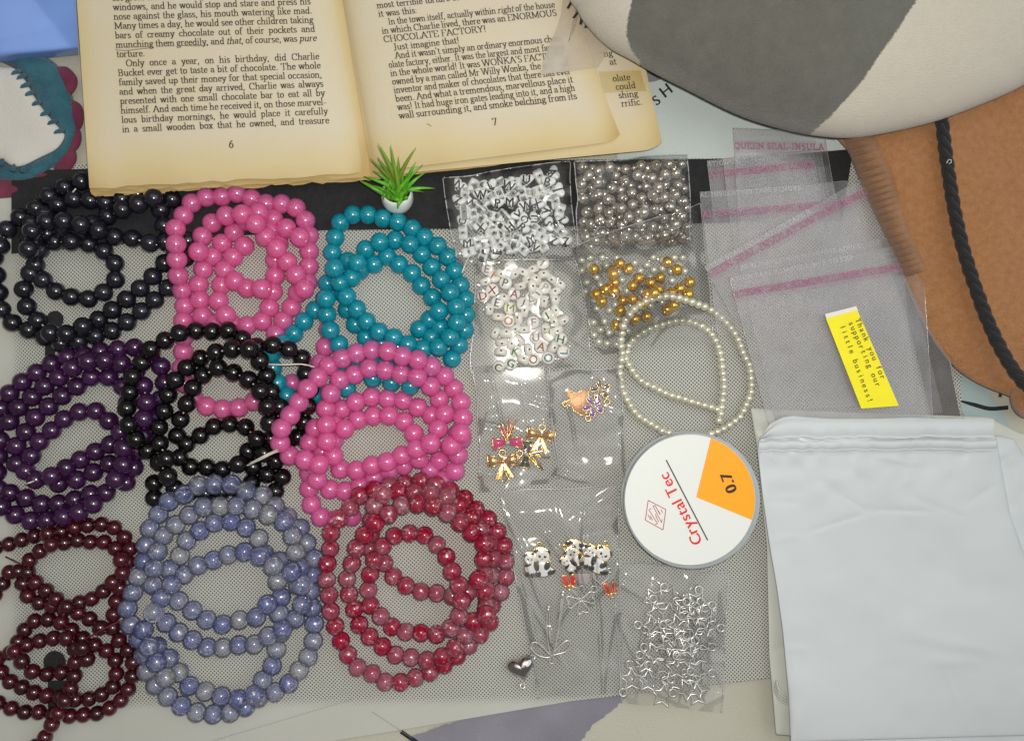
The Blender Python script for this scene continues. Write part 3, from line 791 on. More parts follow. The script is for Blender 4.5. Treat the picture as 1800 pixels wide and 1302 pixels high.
# ------------------------------------------------------------------ perforated mat
mat_root = thing('craft_mat', 'white perforated craft mat with black borders lying under the bead strands', 'mat')
top = [(-80, 350), (700, 282), (1700, 268)]; 
def mat_top(x): return np.interp(x, [-80, 20, 700, 1700], [300, 290, 283, 275])
def mat_bot(x): return np.interp(x, [-80, 500, 700, 1000, 1345, 1700], [1360, 1315, 1283, 1232, 1192, 1150])
u, v = np.meshgrid(np.linspace(0, 1, 160), np.linspace(0, 1, 120), indexing='ij')
mx_ = -80 + u * 1770 - v * 60 * (u > 2); my_ = mat_top(mx_) * (1 - v) + mat_bot(mx_) * v
hol = np.clip((1248 - 0.012 * mx_ - my_) / 14, 0, 1) * np.clip((mx_ - (15 + 14 * vnoise(mx_, my_, 5, .01)) ) / 20, 0, 1)
hol = np.maximum(hol, 0)
mz = 0.0 + 0.0009 * vnoise(mx_, my_, 9, 0.009) - 0.0006
sheet = link('mat_sheet', grid_mesh(mx_, my_, mz, 'perforated_cloth', 'mat_sheet', {'holes': hol}), mat_root)
patch('black_border', [(20, 300), (20, 446), (180, 432), (380, 417), (560, 405), (800, 402), (1000, 398), (1250, 392), (1480, 388), (1500, 262), (1300, 279), (700, 284)], 0.0008, 'black_fabric', mat_root)
patch('brown_border', [(1545, 420), (1600, 415), (1640, 500), (1690, 740), (1640, 745), (1615, 640), (1590, 540)], 0.0009, 'brown_fabric', mat_root)
for cx, cy, r in ((97, 561, 15), (96, 1163, 20)):
    patch('printed_dot', ellipse(cx, cy, r, r), 0.0009, 'black_fabric', mat_root)
patch('printed_bar', [(80, 596), (96, 590), (98, 650), (78, 640)], 0.00085, 'black_fabric', mat_root)
patch('printed_bar', [(84, 1195), (118, 1195), (112, 1262), (84, 1262)], 0.00085, 'black_fabric', mat_root)
# seam stitches running off the lower edge
mb = MB()
for k in range(60):
    x = 370 + k * 4.2; y = 1302 - k * 1.25
    mb.plate([(p.x, p.y) for p in [P(a, b) for a, b in ellipse(x, y, .8, .7, 0, 6)]], 0.0003, 0.0005)
for k in range(44):
    x = 655 + k * 1.6; y = 1250 + k * 1.05
    mb.plate([(p.x, p.y) for p in [P(a, b) for a, b in ellipse(x, y, .6, .55, 0, 6)]], 0.0003, 0.0005)
o = mb.build('seam_stitching', 'print_lavender', mat_root, False); o['kind'] = 'stuff'

# ------------------------------------------------------------------ open paperback
book = thing('open_book', 'open yellowed paperback book with printed pages 6 and 7', 'book')
GUT0, GUT1 = (588, -60), (652, 302)
def gut_x(y): return GUT0[0] + (y - GUT0[1]) / (GUT1[1] - GUT0[1]) * (GUT1[0] - GUT0[0])
def zl(px, py):
    d = (gut_x(py) - px)
    return 0.0118 - 0.0062 * np.exp(-np.maximum(d, 0) / 22.0) + 0.0008 * np.sin(np.clip(d, 0, 480) / 480 * 3.1) - 0.0009 * np.clip((py - 285) / 50, 0, 1)
def zr(px, py):
    d = (px - gut_x(py))
    return 0.0100 - 0.0048 * np.exp(-np.maximum(d, 0) / 26.0) + 0.0009 * np.sin(np.clip(d, 0, 430) / 430 * 3.1) - 0.0012 * np.clip((px - 1030) / 60, 0, 1) * np.clip((py - 190) / 60, 0, 1)
def page(name, quad, zf, dz, wav, seed, nu=70, nv=70, mat='page_paper', agek=1.0, rag=0.0, cor=0.0):
    u, v, px, py = quad_uv(quad, nu, nv)
    if rag:
        rs = np.random.RandomState(seed); r1 = np.interp(np.linspace(0, 1, nu), np.linspace(0, 1, 24), rs.rand(24))
        py = py + (v ** 8) * (r1[:, None] - .5) * rag
    if cor:   # rounded outer bottom corner
        w = np.clip((u - (1 - cor * .8)) / (cor * .8), 0, 1) if cor > 0 else 0
        py = py - (v ** 6) * (w ** 3) * cor * 130
    z = zf(px, py) + dz + wav * vnoise(px, py, seed, 0.008)
    age = agek * (np.clip(1 - (1 - v) * 4.2, 0, 1) ** 1.3 * .55 + np.clip(1 - np.minimum(u, 1 - u) * 9, 0, 1) ** 2 * .40 + .10)
    o = link(name, grid_mesh(px, py, z, mat, name, {'age': age}))
    o.parent = book
    return o
# paper underneath: the body of the block, then single loose leaves, then the open page
def block(quad, z0, z1):
    b = MB(); V = [P(x, y, z0) for x, y in quad] + [P(x, y, z1) for x, y in quad]
    b.add(V, [(3, 2, 1, 0), (4, 5, 6, 7), (0, 1, 5, 4), (1, 2, 6, 5), (2, 3, 7, 6), (3, 0, 4, 7)])
    me = b.mesh('page_paper', False); at = me.attributes.new('age', 'FLOAT', 'POINT'); at.data.foreach_set('value', [0.9] * len(me.vertices))
    o = link('page_block', me); o.parent = book
block([(135, -60), (600, -60), (640, 292), (178, 318)], 0.0009, 0.0050)
block([(590, -60), (1080, -60), (1150, 236), (650, 292)], 0.0009, 0.0048)
for k in range(5):
    j = random.uniform(-2, 2)
    page('page', [(132 + j, -60), (592, -60), (652, 316 - k * 1.2), (160 + 2 * k + j, 346 - k * 2.4)], lambda a, b, k=k: zl(a, b) * 0 + 0.0062 + 0.0009 * k - 0.002 * np.exp(-np.maximum(gut_x(b) - a, 0) / 22), 0, .0004, 30 + k, 30, 24, agek=1.5, rag=9)
for k in range(4):
    j = random.uniform(-2, 2)
    page('page', [(592, -60), (1060 + j, -60), (1140 - 12 * k + j, 254 - k), (650, 318 - k * 1.5)], lambda a, b, k=k: a * 0 + 0.0055 + 0.0007 * k - 0.002 * np.exp(-np.maximum(a - gut_x(b), 0) / 22), 0, .0003, 40 + k, 30, 24, agek=1.5, rag=6)
def zr2(px, py): return zr(px, py) * 0 + 0.0082 - 0.003 * np.exp(-np.maximum(px - gut_x(py), 0) / 26) + 0.0012 * np.clip((px - 1120) / 40, 0, 1) * np.clip((py - 215) / 40, 0, 1)
left_page = page('page', [(131, -60), (588, -60), (652, 303), (157, 333)], zl, 0, .0004, 21, 90, 90, rag=5)
under_page = page('page', [(588, -60), (1098, -60), (1164, 262), (652, 310)], zr2, 0, .0003, 22, 80, 80, agek=.9, cor=.10)
right_page = page('page', [(588, -60), (985, -60), (1090, 248), (652, 303)], zr, 0, .0004, 23, 90, 90, cor=.09)
LT = ['set great slabs of creamy chocolate', 'windows, and he would stop and stare and press his', 'nose against the glass, his mouth watering like mad.', 'Many times a day, he would see other children taking',
      'bars of creamy chocolate out of their pockets and', 'munching them greedily, and *that*, of course, was *pure*', 'torture.',
      '   Only once a year, on his birthday, did Charlie', 'Bucket ever get to taste a bit of chocolate. The whole', 'family saved up their money for that special occasion,',
      'and when the great day arrived, Charlie was always', 'presented with one small chocolate bar to eat all by', 'himself. And each time he received it, on those marvel-',
      'lous birthday mornings, he would place it carefully', 'in a small wooden box that he owned, and treasure']
mb = MB()
upv = (-15 / 198.3, -1.0)
for i, t in enumerate(LT):
    k = (i - 2) / 12.0
    l = (200 + 15 * k, 35 + 197.7 * k); r = (549 + 30 * k, 24 + 192.7 * k)
    ind = len(t) - len(t.lstrip()); t = t.lstrip()
    if ind: l = (l[0] + 15, l[1] - .6)
    set_line(mb, t, l, r, upv, 17.2, t != 'torture.' and i > 0, zl)
set_line(mb, '6', (402, 260), (420, 259), upv, 19, False, zl)
link('printed_text', face_up(mb.mesh('ink_book', False)), left_page)
RT = [('most terrible torture of all', 0), ('it was this:', 0), ('   In the town itself, actually within *right* of the house', 1), ('in which Charlie lived, there was an ENORMOUS', 1), ('CHOCOLATE FACTORY!', 0),
      ('  Just imagine that!', 0), ("   And it wasn't simply an ordinary enormous choc-", 1), ('olate factory, either. It was the largest and most famous', 1), ("in the whole world! It was WONKA'S FACTORY,", 1),
      ('owned by a man called Mr Willy Wonka, the greatest', 1), ('inventor and maker of chocolates that there has ever', 1), ('been. And what a tremendous, marvellous place it', 1),
      ('was! It had huge iron gates leading into it, and a high', 1), ('wall surrounding it, and smoke belching from its', 1)]
mb = MB(); upr = (-.20, -.985)
for i, (t, ju) in enumerate(RT):
    l = (663 + 39 * i / 13, 15 + 194 * i / 13); r = (969 + 46 * i / 13, -16 + 190 * i / 13)
    if t[0] == ' ': l = (l[0] + 14, l[1] - 1.3)
    set_line(mb, t.strip(), l, r, upr, 16.4 + .1 * i, ju, zr)
set_line(mb, '7', (866, 221), (880, 219), upr, 19, False, zr)
link('printed_text', face_up(mb.mesh('ink_book', False)), right_page)
mb = MB()
for i, t in enumerate(['ng', 'at', '', 'olate', 'could', 'shing', 'rrific.']):
    if not t: continue
    x, y = 1062 + i * 5.2, 100 + i * 14.6
    if t == 'at': x += 5
    set_line(mb, t, (x, y), (x + 30, y - 3), upr, 17, False, zr2)
link('printed_text', face_up(mb.mesh('ink_book', False)), under_page)
mb = MB()
for pts, zf in (([(203, 88), (222, 89), (250, 86), (271, 84)], zl), ([(316, 80), (335, 81), (352, 81), (366, 79)], zl), ([(912, 182), (935, 184), (961, 179)], zr), ([(750, 218), (754, 219), (758, 222)], zr)):
    mb.tube([P(a, b, float(zf(np.array(a), np.array(b))) + .0001) for a, b in catmull(pts)], 0.00016, 5)
mb.build('pencil_mark', 'pencil', book)
o = patch('tape_strip', [(1052, 126), (1126, 124), (1136, 160), (1060, 164)], 0.0086, 'film_tape', book)
# wrinkled translucent scrap lying over the right page
tis = thing('tissue_scrap', 'wrinkled translucent plastic scrap lying over the right page of the book', 'wrapper')
u, v, px, py = quad_uv([(985, -20), (1045, 40), (1074, 82), (1006, 165)], 40, 40)
_, _, qx, qy = quad_uv([(985, -20), (1040, 30), (1076, 80), (1040, 130)], 40, 40)
u, v, px, py = quad_uv([(988, -30), (1080, 72), (1052, 118), (958, 132)], 60, 60)
px = px + 8 * np.sin(v * 5) * (u < .3); z = 0.0125 + .0022 * vnoise(px, py, 51, .02) + .0007 * vnoise(px, py, 52, .05) + .0006 * np.abs(np.sin((px * .8 + py * .4) * .06))
link('film', grid_mesh(px, py, z, 'film_tissue', 'film'), tis)
mb = MB()
for (x, y, a, l_) in ((1002, 8, 60, 16), (1012, 27, 50, 12), (1022, 36, 80, 14), (1034, 40, 60, 20)):
    dx, dy = l_ * .5 * math.cos(R(a)), -l_ * .5 * math.sin(R(a))
    mb.add([P(x - dx - 2.5, y - dy, .0152), P(x - dx + 2.5, y - dy + 1, .0152), P(x + dx + 2.8, y + dy, .0152), P(x + dx - 2, y + dy - 1, .0152)], [(0, 1, 2, 3)])
link('printed_marks', face_up(mb.mesh('print_black', False)), tis)

# ------------------------------------------------------------------ soft plush, suede pouch, crochet, blue pouch
def puff(outline, center, z_rim, z_top, z_low, mat, rings=40, power=2.4, name='body', attrs=None, bumps=0.0, seed=1, step=9):
    ol = resample(catmull(outline, True, 8), step, True); n = len(ol)
    prof = [(.96, z_low)] + [(1 - .0 + 0, z_rim)]
    ts = list(1 - np.linspace(0, 1, rings) ** 1.6 * .999)
    PX, PY, Z = [], [], []
    for sc_, zz in [(.955, z_low), (.985, (z_low + z_rim) / 2)]:
        PX.append(center[0] + (ol[:, 0] - center[0]) * sc_); PY.append(center[1] + (ol[:, 1] - center[1]) * sc_); Z.append(np.full(n, zz))
    for t in ts:
        x = center[0] + (ol[:, 0] - center[0]) * t; y = center[1] + (ol[:, 1] - center[1]) * t
        zz = z_rim + (z_top - z_rim) * (1 - t ** power) ** (1 / power)
        PX.append(x); PY.append(y); Z.append(np.full(n, zz) + bumps * vnoise(x, y, seed, .012) * (1 - t ** 8))
    PX, PY, Z = map(np.array, (PX, PY, Z))
    PX = np.hstack([PX, PX[:, :1]]); PY = np.hstack([PY, PY[:, :1]]); Z = np.hstack([Z, Z[:, :1]])
    at = {k: f(PX, PY) for k, f in (attrs or {}).items()}
    return link(name, grid_mesh(PX, PY, Z, mat, name, at))
grey_zone = [(1112, -400), (1112, 0), (1104, 30), (1101, 62), (1110, 90), (1125, 108), (1100, 250), (1420, 300), (1424, 236), (1460, 205), (1510, 150), (1545, 100), (1580, 50), (1612, 0), (1700, -400)]
def zone(X, Y): return np.clip(.5 + edge_dist(X, Y, [tuple(p) for p in grey_zone]) / 11.0, 0, 1)
plush = puff([(1000, -40), (1015, 20), (1040, 56), (1072, 86), (1108, 106), (1150, 130), (1200, 155), (1290, 200), (1360, 224), (1425, 238), (1495, 243), (1570, 232), (1650, 212), (1735, 180), (1800, 150), (1900, 90), (2000, -60), (1950, -320), (1700, -480), (1300, -480), (1050, -300)],
             (1480, -130), 0.0175, 0.052, 0.0128, 'plush_fur', 110, 2.2, 'plush_toy', {'zone': zone}, 0.0012, 4, 4)
tag(plush, 'soft plush toy with grey and cream patches overhanging the book corner', 'plush toy')

pouch = thing('suede_pouch', 'brown suede drawstring pouch beside the clear packets', 'pouch')
b = puff([(1470, 225), (1492, 270), (1520, 340), (1560, 425), (1600, 520), (1632, 585), (1672, 640), (1715, 672), (1772, 696), (1860, 730), (2050, 640), (2100, 300), (1950, 60), (1700, 40), (1520, 120)],
         (1800, 330), 0.0035, 0.0125, -0.002, 'suede', 50, 2.2, 'pouch_body', None, 0.0022, 8, 7)
b.parent = pouch
# the gathered, ribbed trim along the pouch's left edge
path = resample(catmull([(1478, 236), (1500, 290), (1530, 360), (1562, 430), (1590, 490)]), 1.2); n = len(path)
tg = np.gradient(path, axis=0); tg /= np.linalg.norm(tg, axis=1)[:, None]; nr = np.stack([-tg[:, 1], tg[:, 0]], 1) * -1
s_ = np.arange(n) * 1.2; wv = np.linspace(0, 1, 14)
ph = s_ / 12.6 + .25 * np.sin(s_ * .05); rib = np.abs(np.sin(np.pi * ph)) ** .5
wid = 52 + 8 * np.sin(s_ * .02)
tx = path[:, 0][:, None] + nr[:, 0][:, None] * wv[None] * wid[:, None] + 0 * wv; ty = path[:, 1][:, None] + nr[:, 1][:, None] * wv[None] * wid[:, None] + (wv[None] - .5) * 6
if tx[:, -1].mean() < tx[:, 0].mean():
    tx = path[:, 0][:, None] - nr[:, 0][:, None] * wv[None] * wid[:, None]; ty = path[:, 1][:, None] - nr[:, 1][:, None] * wv[None] * wid[:, None] + (wv[None] - .5) * 6
tz = 0.0062 + .0060 * np.sin(wv * np.pi * .62)[None] + .0046 * rib[:, None] * np.sin(np.clip(wv * 1.15, 0, 1) * np.pi)[None] ** .5
link('ribbed_trim', grid_mesh(tx, ty, tz, 'suede_rib', 'ribbed_trim'), pouch)
b = puff([(1775, 690), (1790, 672), (1815, 690), (1830, 730), (1800, 735), (1780, 718)], (1800, 705), 0.003, 0.011, 0.0, 'suede', 12, 2.0, 'pouch_tip', None, 0, 1, 4); b.parent = pouch
mb = MB(); mb.tube([P(x, y, 0.002) for x, y in catmull([(1757, 676), (1760, 684), (1758, 697)])], 0.0006, 6); mb.build('thread_end', 'rope_black', pouch)
# twisted cord
rope = thing('black_cord', 'thick twisted black cord lying on the brown pouch', 'cord')
rp = resample(catmull([(1650, 170), (1656, 215), (1664, 280), (1680, 380), (1700, 460), (1735, 560), (1768, 628), (1800, 672), (1850, 720)]), 1.5)
for ph in range(3):
    pts = []
    for i, (x, y) in enumerate(rp):
        t = rp[min(i + 1, len(rp) - 1)] - rp[max(i - 1, 0)]; t /= np.linalg.norm(t); nx, ny = -t[1], t[0]
        a = i * 1.5 / 66 * 2 * math.pi + ph * 2.094; r_ = 5.6
        pts.append(P(x + nx * r_ * math.cos(a), y + ny * r_ * math.cos(a), 0.0158 + r_ * S * math.sin(a)))
    mb = MB(); mb.tube(pts, 0.00142, 8); mb.build('rope_ply', 'rope_black', rope)
mb = MB(); mb.tube([P(x, y, .0186) for x, y in [(1664, 287), (1667, 281), (1672, 281), (1672, 286), (1668, 288)]], 0.00016, 5); mb.build('loose_fibre', 'thread', rope)

# crochet-edged cloth
cro = thing('crochet_cloth', 'white cloth with teal blanket-stitched border and maroon scallops', 'cloth')
for i, (pts, c) in enumerate([([(95, 122), (118, 118), (136, 138), (133, 158), (118, 170), (104, 150)], (118, 142)), ([(120, 178), (143, 185), (147, 215), (135, 232), (118, 220)], (132, 205)),
                              ([(108, 270), (132, 265), (134, 285), (118, 305), (98, 308), (95, 288)], (114, 286)), ([(-20, 315), (20, 316), (45, 330), (40, 342), (15, 348), (-25, 346)], (10, 332)), ([(40, 315), (85, 312), (100, 304), (80, 300), (45, 306)], (65, 309)), ([(118, 230), (140, 228), (143, 250), (130, 268), (112, 262)], (128, 248))]):
    b = puff(pts, c, -.0010, .0012, -.0032, 'felt_maroon', 10, 2.2, 'scallop', None, 0.0006, 60 + i, 4); b.parent = cro
def ribbon(name, outer, inner, mat, z, h, par, seed):
    o_ = resample(catmull(outer), 3); i_ = resample(catmull(inner), 3); n = 90
    o_ = np.stack([np.interp(np.linspace(0, 1, n), np.linspace(0, 1, len(o_)), o_[:, k]) for k in (0, 1)], 1)
    i_ = np.stack([np.interp(np.linspace(0, 1, n), np.linspace(0, 1, len(i_)), i_[:, k]) for k in (0, 1)], 1)
    w = np.linspace(0, 1, 16)[None]
    X = o_[:, 0][:, None] * (1 - w) + i_[:, 0][:, None] * w; Y = o_[:, 1][:, None] * (1 - w) + i_[:, 1][:, None] * w
    Z = z + h * np.sqrt(np.clip(1 - (2 * w - 1) ** 4, 0, 1)) + .0012 * vnoise(X, Y, seed, .1) * np.sin(w * np.pi)
    return link(name, grid_mesh(X, Y, Z, mat, name), par)
ribbon('teal_border', [(30, 90), (80, 100), (112, 128), (128, 170), (136, 215), (130, 250), (110, 280), (75, 308), (40, 320), (-30, 318)], [(0, 108), (35, 128), (55, 165), (80, 205), (104, 228), (108, 245), (90, 266), (55, 282), (25, 290), (-30, 268)], 'felt_teal', -.0030, .0048, cro, 71)
b = puff([(-60, 120), (5, 118), (28, 122), (45, 142), (62, 172), (82, 200), (105, 226), (114, 240), (100, 262), (70, 278), (40, 292), (22, 292), (-5, 278), (-60, 262)], (10, 205), 0.0012, 0.0040, -.003, 'cotton_white', 30, 3.0, 'white_panel', None, .002, 73, 3); b.parent = cro
for (x, y, a) in ((27, 127, 200), (36, 135, 205), (42, 151, 205), (50, 165, 205), (62, 182, 208), (77, 200, 205), (90, 215, 205), (102, 231, 195), (4, 284, 75), (24, 294, 80), (42, 296, 70)):
    mb = MB(); ca, sa = math.cos(R(a)), -math.sin(R(a))
    mb.tube([P(x - ca * 9, y + sa * 4 - sa * 9, .0022), P(x - ca * 3, y - sa * 3, .0040), P(x + ca * 3, y + sa * 3, .0040), P(x + ca * 7, y + sa * 7 + 2, .0032)], [.0010, .0009, .0007, .0003], 7)
    mb.build('blanket_stitch', 'felt_teal', cro)
# blue pouch in the corner
blu = thing('blue_pouch', 'shiny blue plastic pouch with folded facets in the corner beside the book', 'pouch')
u, v, px, py = quad_uv([(-80, -90), (128, -90), (138, 97), (-80, 117)], 60, 60)
z = .0032 + .0052 * (1 - v ** 6) + .004 * np.abs((px * .25 + py - 68) / 140) + .003 * np.abs((px - .8 * py - 60) / 120) + .001 * vnoise(px, py, 81, .02) - .0068 * np.clip((v - .93) / .07, 0, 1)
link('pouch_body', grid_mesh(px, py, z, 'blue_plastic', 'pouch_body'), blu)

# ------------------------------------------------------------------ white mailers
def mailer(name, label, outline, z_rim, z_top, z_low, mat, seed, flap=None):
    root = thing(name, label, 'mailer', group=None)
    c = (sum(p[0] for p in outline) / len(outline), sum(p[1] for p in outline) / len(outline))
    ol = resample(np.array(outline + outline[:1], float), 6); ol = ol[:-1]
    n = len(ol); PX, PY, Z = [], [], []
    rq = random.Random(seed); crs = [(rq.uniform(1340, 1780), rq.uniform(735, 900) if q < 9 else rq.uniform(900, 1290), rq.choice([0, .1, -.15, .4, -.5, 1.4]) + rq.uniform(-.2, .2), rq.uniform(20, 90), rq.uniform(-.0006, .0007)) for q in range(16)]
    ts = [.99, .998] + list(1 - np.linspace(0, 1, 46) ** 1.5 * .999)
    for i, t in enumerate(ts):
        x = c[0] + (ol[:, 0] - c[0]) * t; y = c[1] + (ol[:, 1] - c[1]) * t
        if i < 2: zz = np.full(n, z_low if i == 0 else (z_low + z_rim) / 2)
        else: zz = z_rim + (z_top - z_rim) * (1 - t ** 9) ** .5 + .0024 * vnoise(x, y, seed, .008) * (1 - t ** 10) + .0004 * vnoise(x, y, seed + 1, .03) + .0016 * vnoise(x, y, seed + 2, .045) * np.clip((900 - y) / 120, 0, 1) * (1 - t ** 10)
        if i > 1:
            for (qx, qy, qa, ql, qh) in crs:
                d = (x - qx) * math.sin(qa) - (y - qy) * math.cos(qa); tt = (x - qx) * math.cos(qa) + (y - qy) * math.sin(qa)
                zz = zz + qh * np.exp(-(d / 5.0) ** 2) * np.exp(-(tt / ql) ** 4) * (1 - t ** 12)
        PX.append(x); PY.append(y); Z.append(zz)
    PX, PY, Z = map(np.array, (PX, PY, Z)); PX = np.hstack([PX, PX[:, :1]]); PY = np.hstack([PY, PY[:, :1]]); Z = np.hstack([Z, Z[:, :1]])
    link('mailer_body', grid_mesh(PX, PY, Z, mat, 'mailer_body'), root)
    return root
mailer('poly_mailer', 'flat grey-white mailer at the bottom of the stack, its top edge showing', [(1319, 717), (1738, 733), (1790, 760), (1860, 780), (1860, 1330), (1364, 1290), (1352, 1150), (1348, 960), (1338, 870), (1331, 790)], .0035, .0045, .0012, 'mailer_under', 90)
mailer('poly_mailer', 'white mailer in the middle of the stack, showing at the right edge', [(1700, 772), (1757, 765), (1783, 772), (1800, 800), (1860, 830), (1860, 1330), (1400, 1330), (1400, 900)], .0056, .0066, .0048, 'mailer', 93)
root = mailer('poly_mailer', 'big white plastic mailer with folded flap, topmost of the stack', [(1331, 790), (1336, 770), (1352, 745), (1375, 733), (1392, 730), (1480, 737), (1600, 733), (1700, 737), (1740, 752), (1752, 770), (1762, 830), (1775, 900), (1850, 1120), (1860, 1290), (1390, 1303), (1386, 1220), (1376, 1110), (1365, 1030), (1352, 955), (1340, 870)], .0100, .0112, .0070, 'mailer', 96)
for k, (y0, x0, x1, hh) in enumerate(((770, 1336, 1747, 34), (792, 1334, 1752, 0))):
    n = 120; xs = np.linspace(x0, x1, n)
    e = y0 + 4 * vnoise(xs, xs * 0, 100 + k, .03) + 3 * vnoise(xs, xs * 0, 104 + k, .09) - (xs - x0) * .004
    w = np.linspace(0, 1, 12)[None]; X = np.repeat(xs[:, None], 12, 1)
    tp = (736 + 6 * np.clip((1390 - xs) / 50, 0, 1) ** 2 * 5) if k == 0 else e - 20
    Y = tp[:, None] * (1 - w) + e[:, None] * w
    Z = .0118 + .0004 * k + .0022 * np.clip(w * 1.1, 0, 1) ** 3 - .0007 * np.clip(1 - w * 5, 0, 1) + .0006 * vnoise(X, Y, 107 + k, .05) * w
    link('flap_fold', grid_mesh(X, Y, Z, 'mailer', 'flap_fold'), root)
mb = MB()
for k in range(5):
    mb.tube([P(x, y, .0062 - k * .0006) for x, y in catmull([(1365 - k, 1196 + k * 4), (1370, 1212 + k * 5), (1383, 1222 + k * 5)])], .0005, 6)
mb.build('side_pleat', 'mailer_under', root)

# ------------------------------------------------------------------ spool of cord
CX, CY = 1219, 879
zs = 0.0125
_c = P(1217, 880, zs); sp = thing('cord_spool', 'round clear spool of elastic cord with white Crystal Tec 0.7 label', 'spool', (_c.x, _c.y, 0))
k = S * (H - zs) / H
mb = MB(); r0 = 120.5 * k
mb.lathe([(r0 * .35, .0006), (r0 * .97, .0006), (r0, .0012), (r0, .0026), (r0 * .985, .0030), (r0 * .86, .0031), (r0 * .86, .0094), (r0 * .985, .0096), (r0, .0101), (r0, .0116), (r0 * .985, .0122), (r0 * .35, .0122)], 72)
mb.build('spool_body', 'spool_plastic', sp)
mb = MB(); mb.lathe([(r0 * .87, .0033), (r0 * .93, .0045), (r0 * .93, .0080), (r0 * .87, .0092)], 72); mb.build('wound_cord', 'thread_clear', sp)
lc = (1213, 878)
def rel(px, py, z): return P(px, py, z) - sp.location
LB = MB(); LB.add([rel(lc[0] + 114.5 * math.cos(a), lc[1] - 114.5 * math.sin(a), zs) for a in [2 * math.pi * i / 96 for i in range(96)]], [tuple(range(96))])
lab = LB.build('paper_label', 'label_white', sp, False)
apex = (1224, 873.5); mb = MB()
sect = [rel(*apex, zs + .00012)]
a0, a1 = -math.atan2(914 - lc[1], 1324 - lc[0]), math.atan2(lc[1] - 769, 1250 - lc[0])
for i in range(25):
    a = a0 + (a1 - a0) * i / 24; sect.append(rel(lc[0] + 114.2 * math.cos(a), lc[1] - 114.2 * math.sin(a), zs + .00012))
mb.add(sect, [tuple(range(len(sect)))]); mb.build('orange_sector', 'label_orange', lab, False)
def on_spool(name, mb, mat):
    mb.v = [p - sp.location for p in mb.v]
    o = link(name, face_up(mb.mesh(mat, False))); o.parent = lab
mb = MB(); sans_line(mb, 'Crystal Tec', (1235, 951), 116.5, 19.5, zs + .0002, gap=.085, bold=.55); on_spool('brand_lettering', mb, 'label_red')
mb = MB(); sans_line(mb, '0.7', (1296, 861), 111, 19.5, zs + .0003, gap=.13, bold=1.1); on_spool('size_number', mb, 'label_brown')
def bar(mb, a, b, w, z):
    a, b = np.array(a, float), np.array(b, float); t = (b - a) / np.linalg.norm(b - a); n = np.array((-t[1], t[0])) * w / 2
    mb.add([P(*(a + n), z), P(*(b + n), z), P(*(b - n), z), P(*(a - n), z)], [(0, 1, 2, 3)])
mb = MB(); bar(mb, (1171, 808), (1244, 949), 2.2, zs + .0002); on_spool('rule_line', mb, 'label_line')
mb = MB(); dm = [(1139.5, 879), (1170.5, 895), (1165.5, 931), (1134.5, 913.5)]
for i in range(4): bar(mb, dm[i], dm[(i + 1) % 4], 1.3, zs + .0002 + i * 1e-6)
for a, b in (((1141, 896), (1156, 920)), ((1148, 889), (1163, 918)), ((1152, 889), (1160, 903)), ((1152, 903), (1158, 917)), ((1157, 897), (1161, 904)), ((1162, 895), (1165, 901)), ((1139, 904), (1144, 913)), ((1143, 906), (1147, 914)), ((1148, 889), (1153, 888)), ((1141, 896), (1145, 893)), ((1156, 920), (1152, 921)), ((1163, 918), (1164, 912))):
    bar(mb, a, b, 1.1, zs + .00022)
on_spool('diamond_logo', mb, 'logo_red')

# ------------------------------------------------------------------ little potted grass
pl = thing('potted_plant', 'tiny green artificial grass plant in a white pot leaning on the book', 'plant', P(699, 352, 0.0042))
tilt = Matrix.Rotation(R(-24), 4, 'X') @ Matrix.Rotation(R(3), 4, 'Y')
r = .0062
mb = MB(); mb.lathe([(.0008, -.0042), (r * .55, -.0040), (r * .86, -.0020), (r, .0012), (r * .97, .0042), (r * .90, .0058), (r * .84, .0060), (r * .80, .0052), (r * .80, .0030)], 32, True).xf(tilt); mb.build('pot', 'pot_white', pl)
mb = MB(); mb.lathe([(.0001, .0040), (r * .5, .0038), (r * .81, .0034)], 24).xf(tilt); mb.build('soil', 'soil_dark', pl)
rs = random.Random(5)
tips = [(505, 110), (715, 140), (1130, 180), (375, 355), (1240, 460), (1130, 415), (270, 650), (185, 715), (320, 790), (1435, 850), (1260, 912), (1270, 600), (500, 340), (755, 370), (590, 1040), (825, 1185), (930, 1100), (990, 1020), (560, 870), (640, 560), (920, 560), (700, 480), (1060, 750), (920, 890), (660, 900), (1050, 560), (840, 330), (420, 560)]
for i, (tx_, ty_) in enumerate(tips):
    sx, sy = 610 + tx_ / 9.3, 240 + ty_ / 9.3
    up_ = max(0, (700 - ty_) / 600)
    tipz = .010 + .018 * up_ + rs.uniform(0, .003) if ty_ < 800 else .0105
    tip = P(sx, sy, tipz) - pl.location
    base = tilt @ Vector((rs.uniform(-.0028, .0028), rs.uniform(-.0028, .0028), .0036))
    mid = (base + tip) / 2 + Vector((0, 0, .0045 + rs.uniform(0, .002))) + Vector((rs.uniform(-.001, .001), rs.uniform(-.001, .001), 0))
    pts = []
    for t in np.linspace(0, 1, 9):
        pts.append(base * (1 - t) ** 2 + mid * 2 * t * (1 - t) + tip * t * t)
    wd = [.00092 * (1.05 - (t ** 2.2)) + .00006 for t in np.linspace(0, 1, 9)]
    mb = MB(); mb.tube(pts, wd, 6); mb.build('leaf', 'leaf_olive' if ty_ < 400 else 'leaf_green', pl)
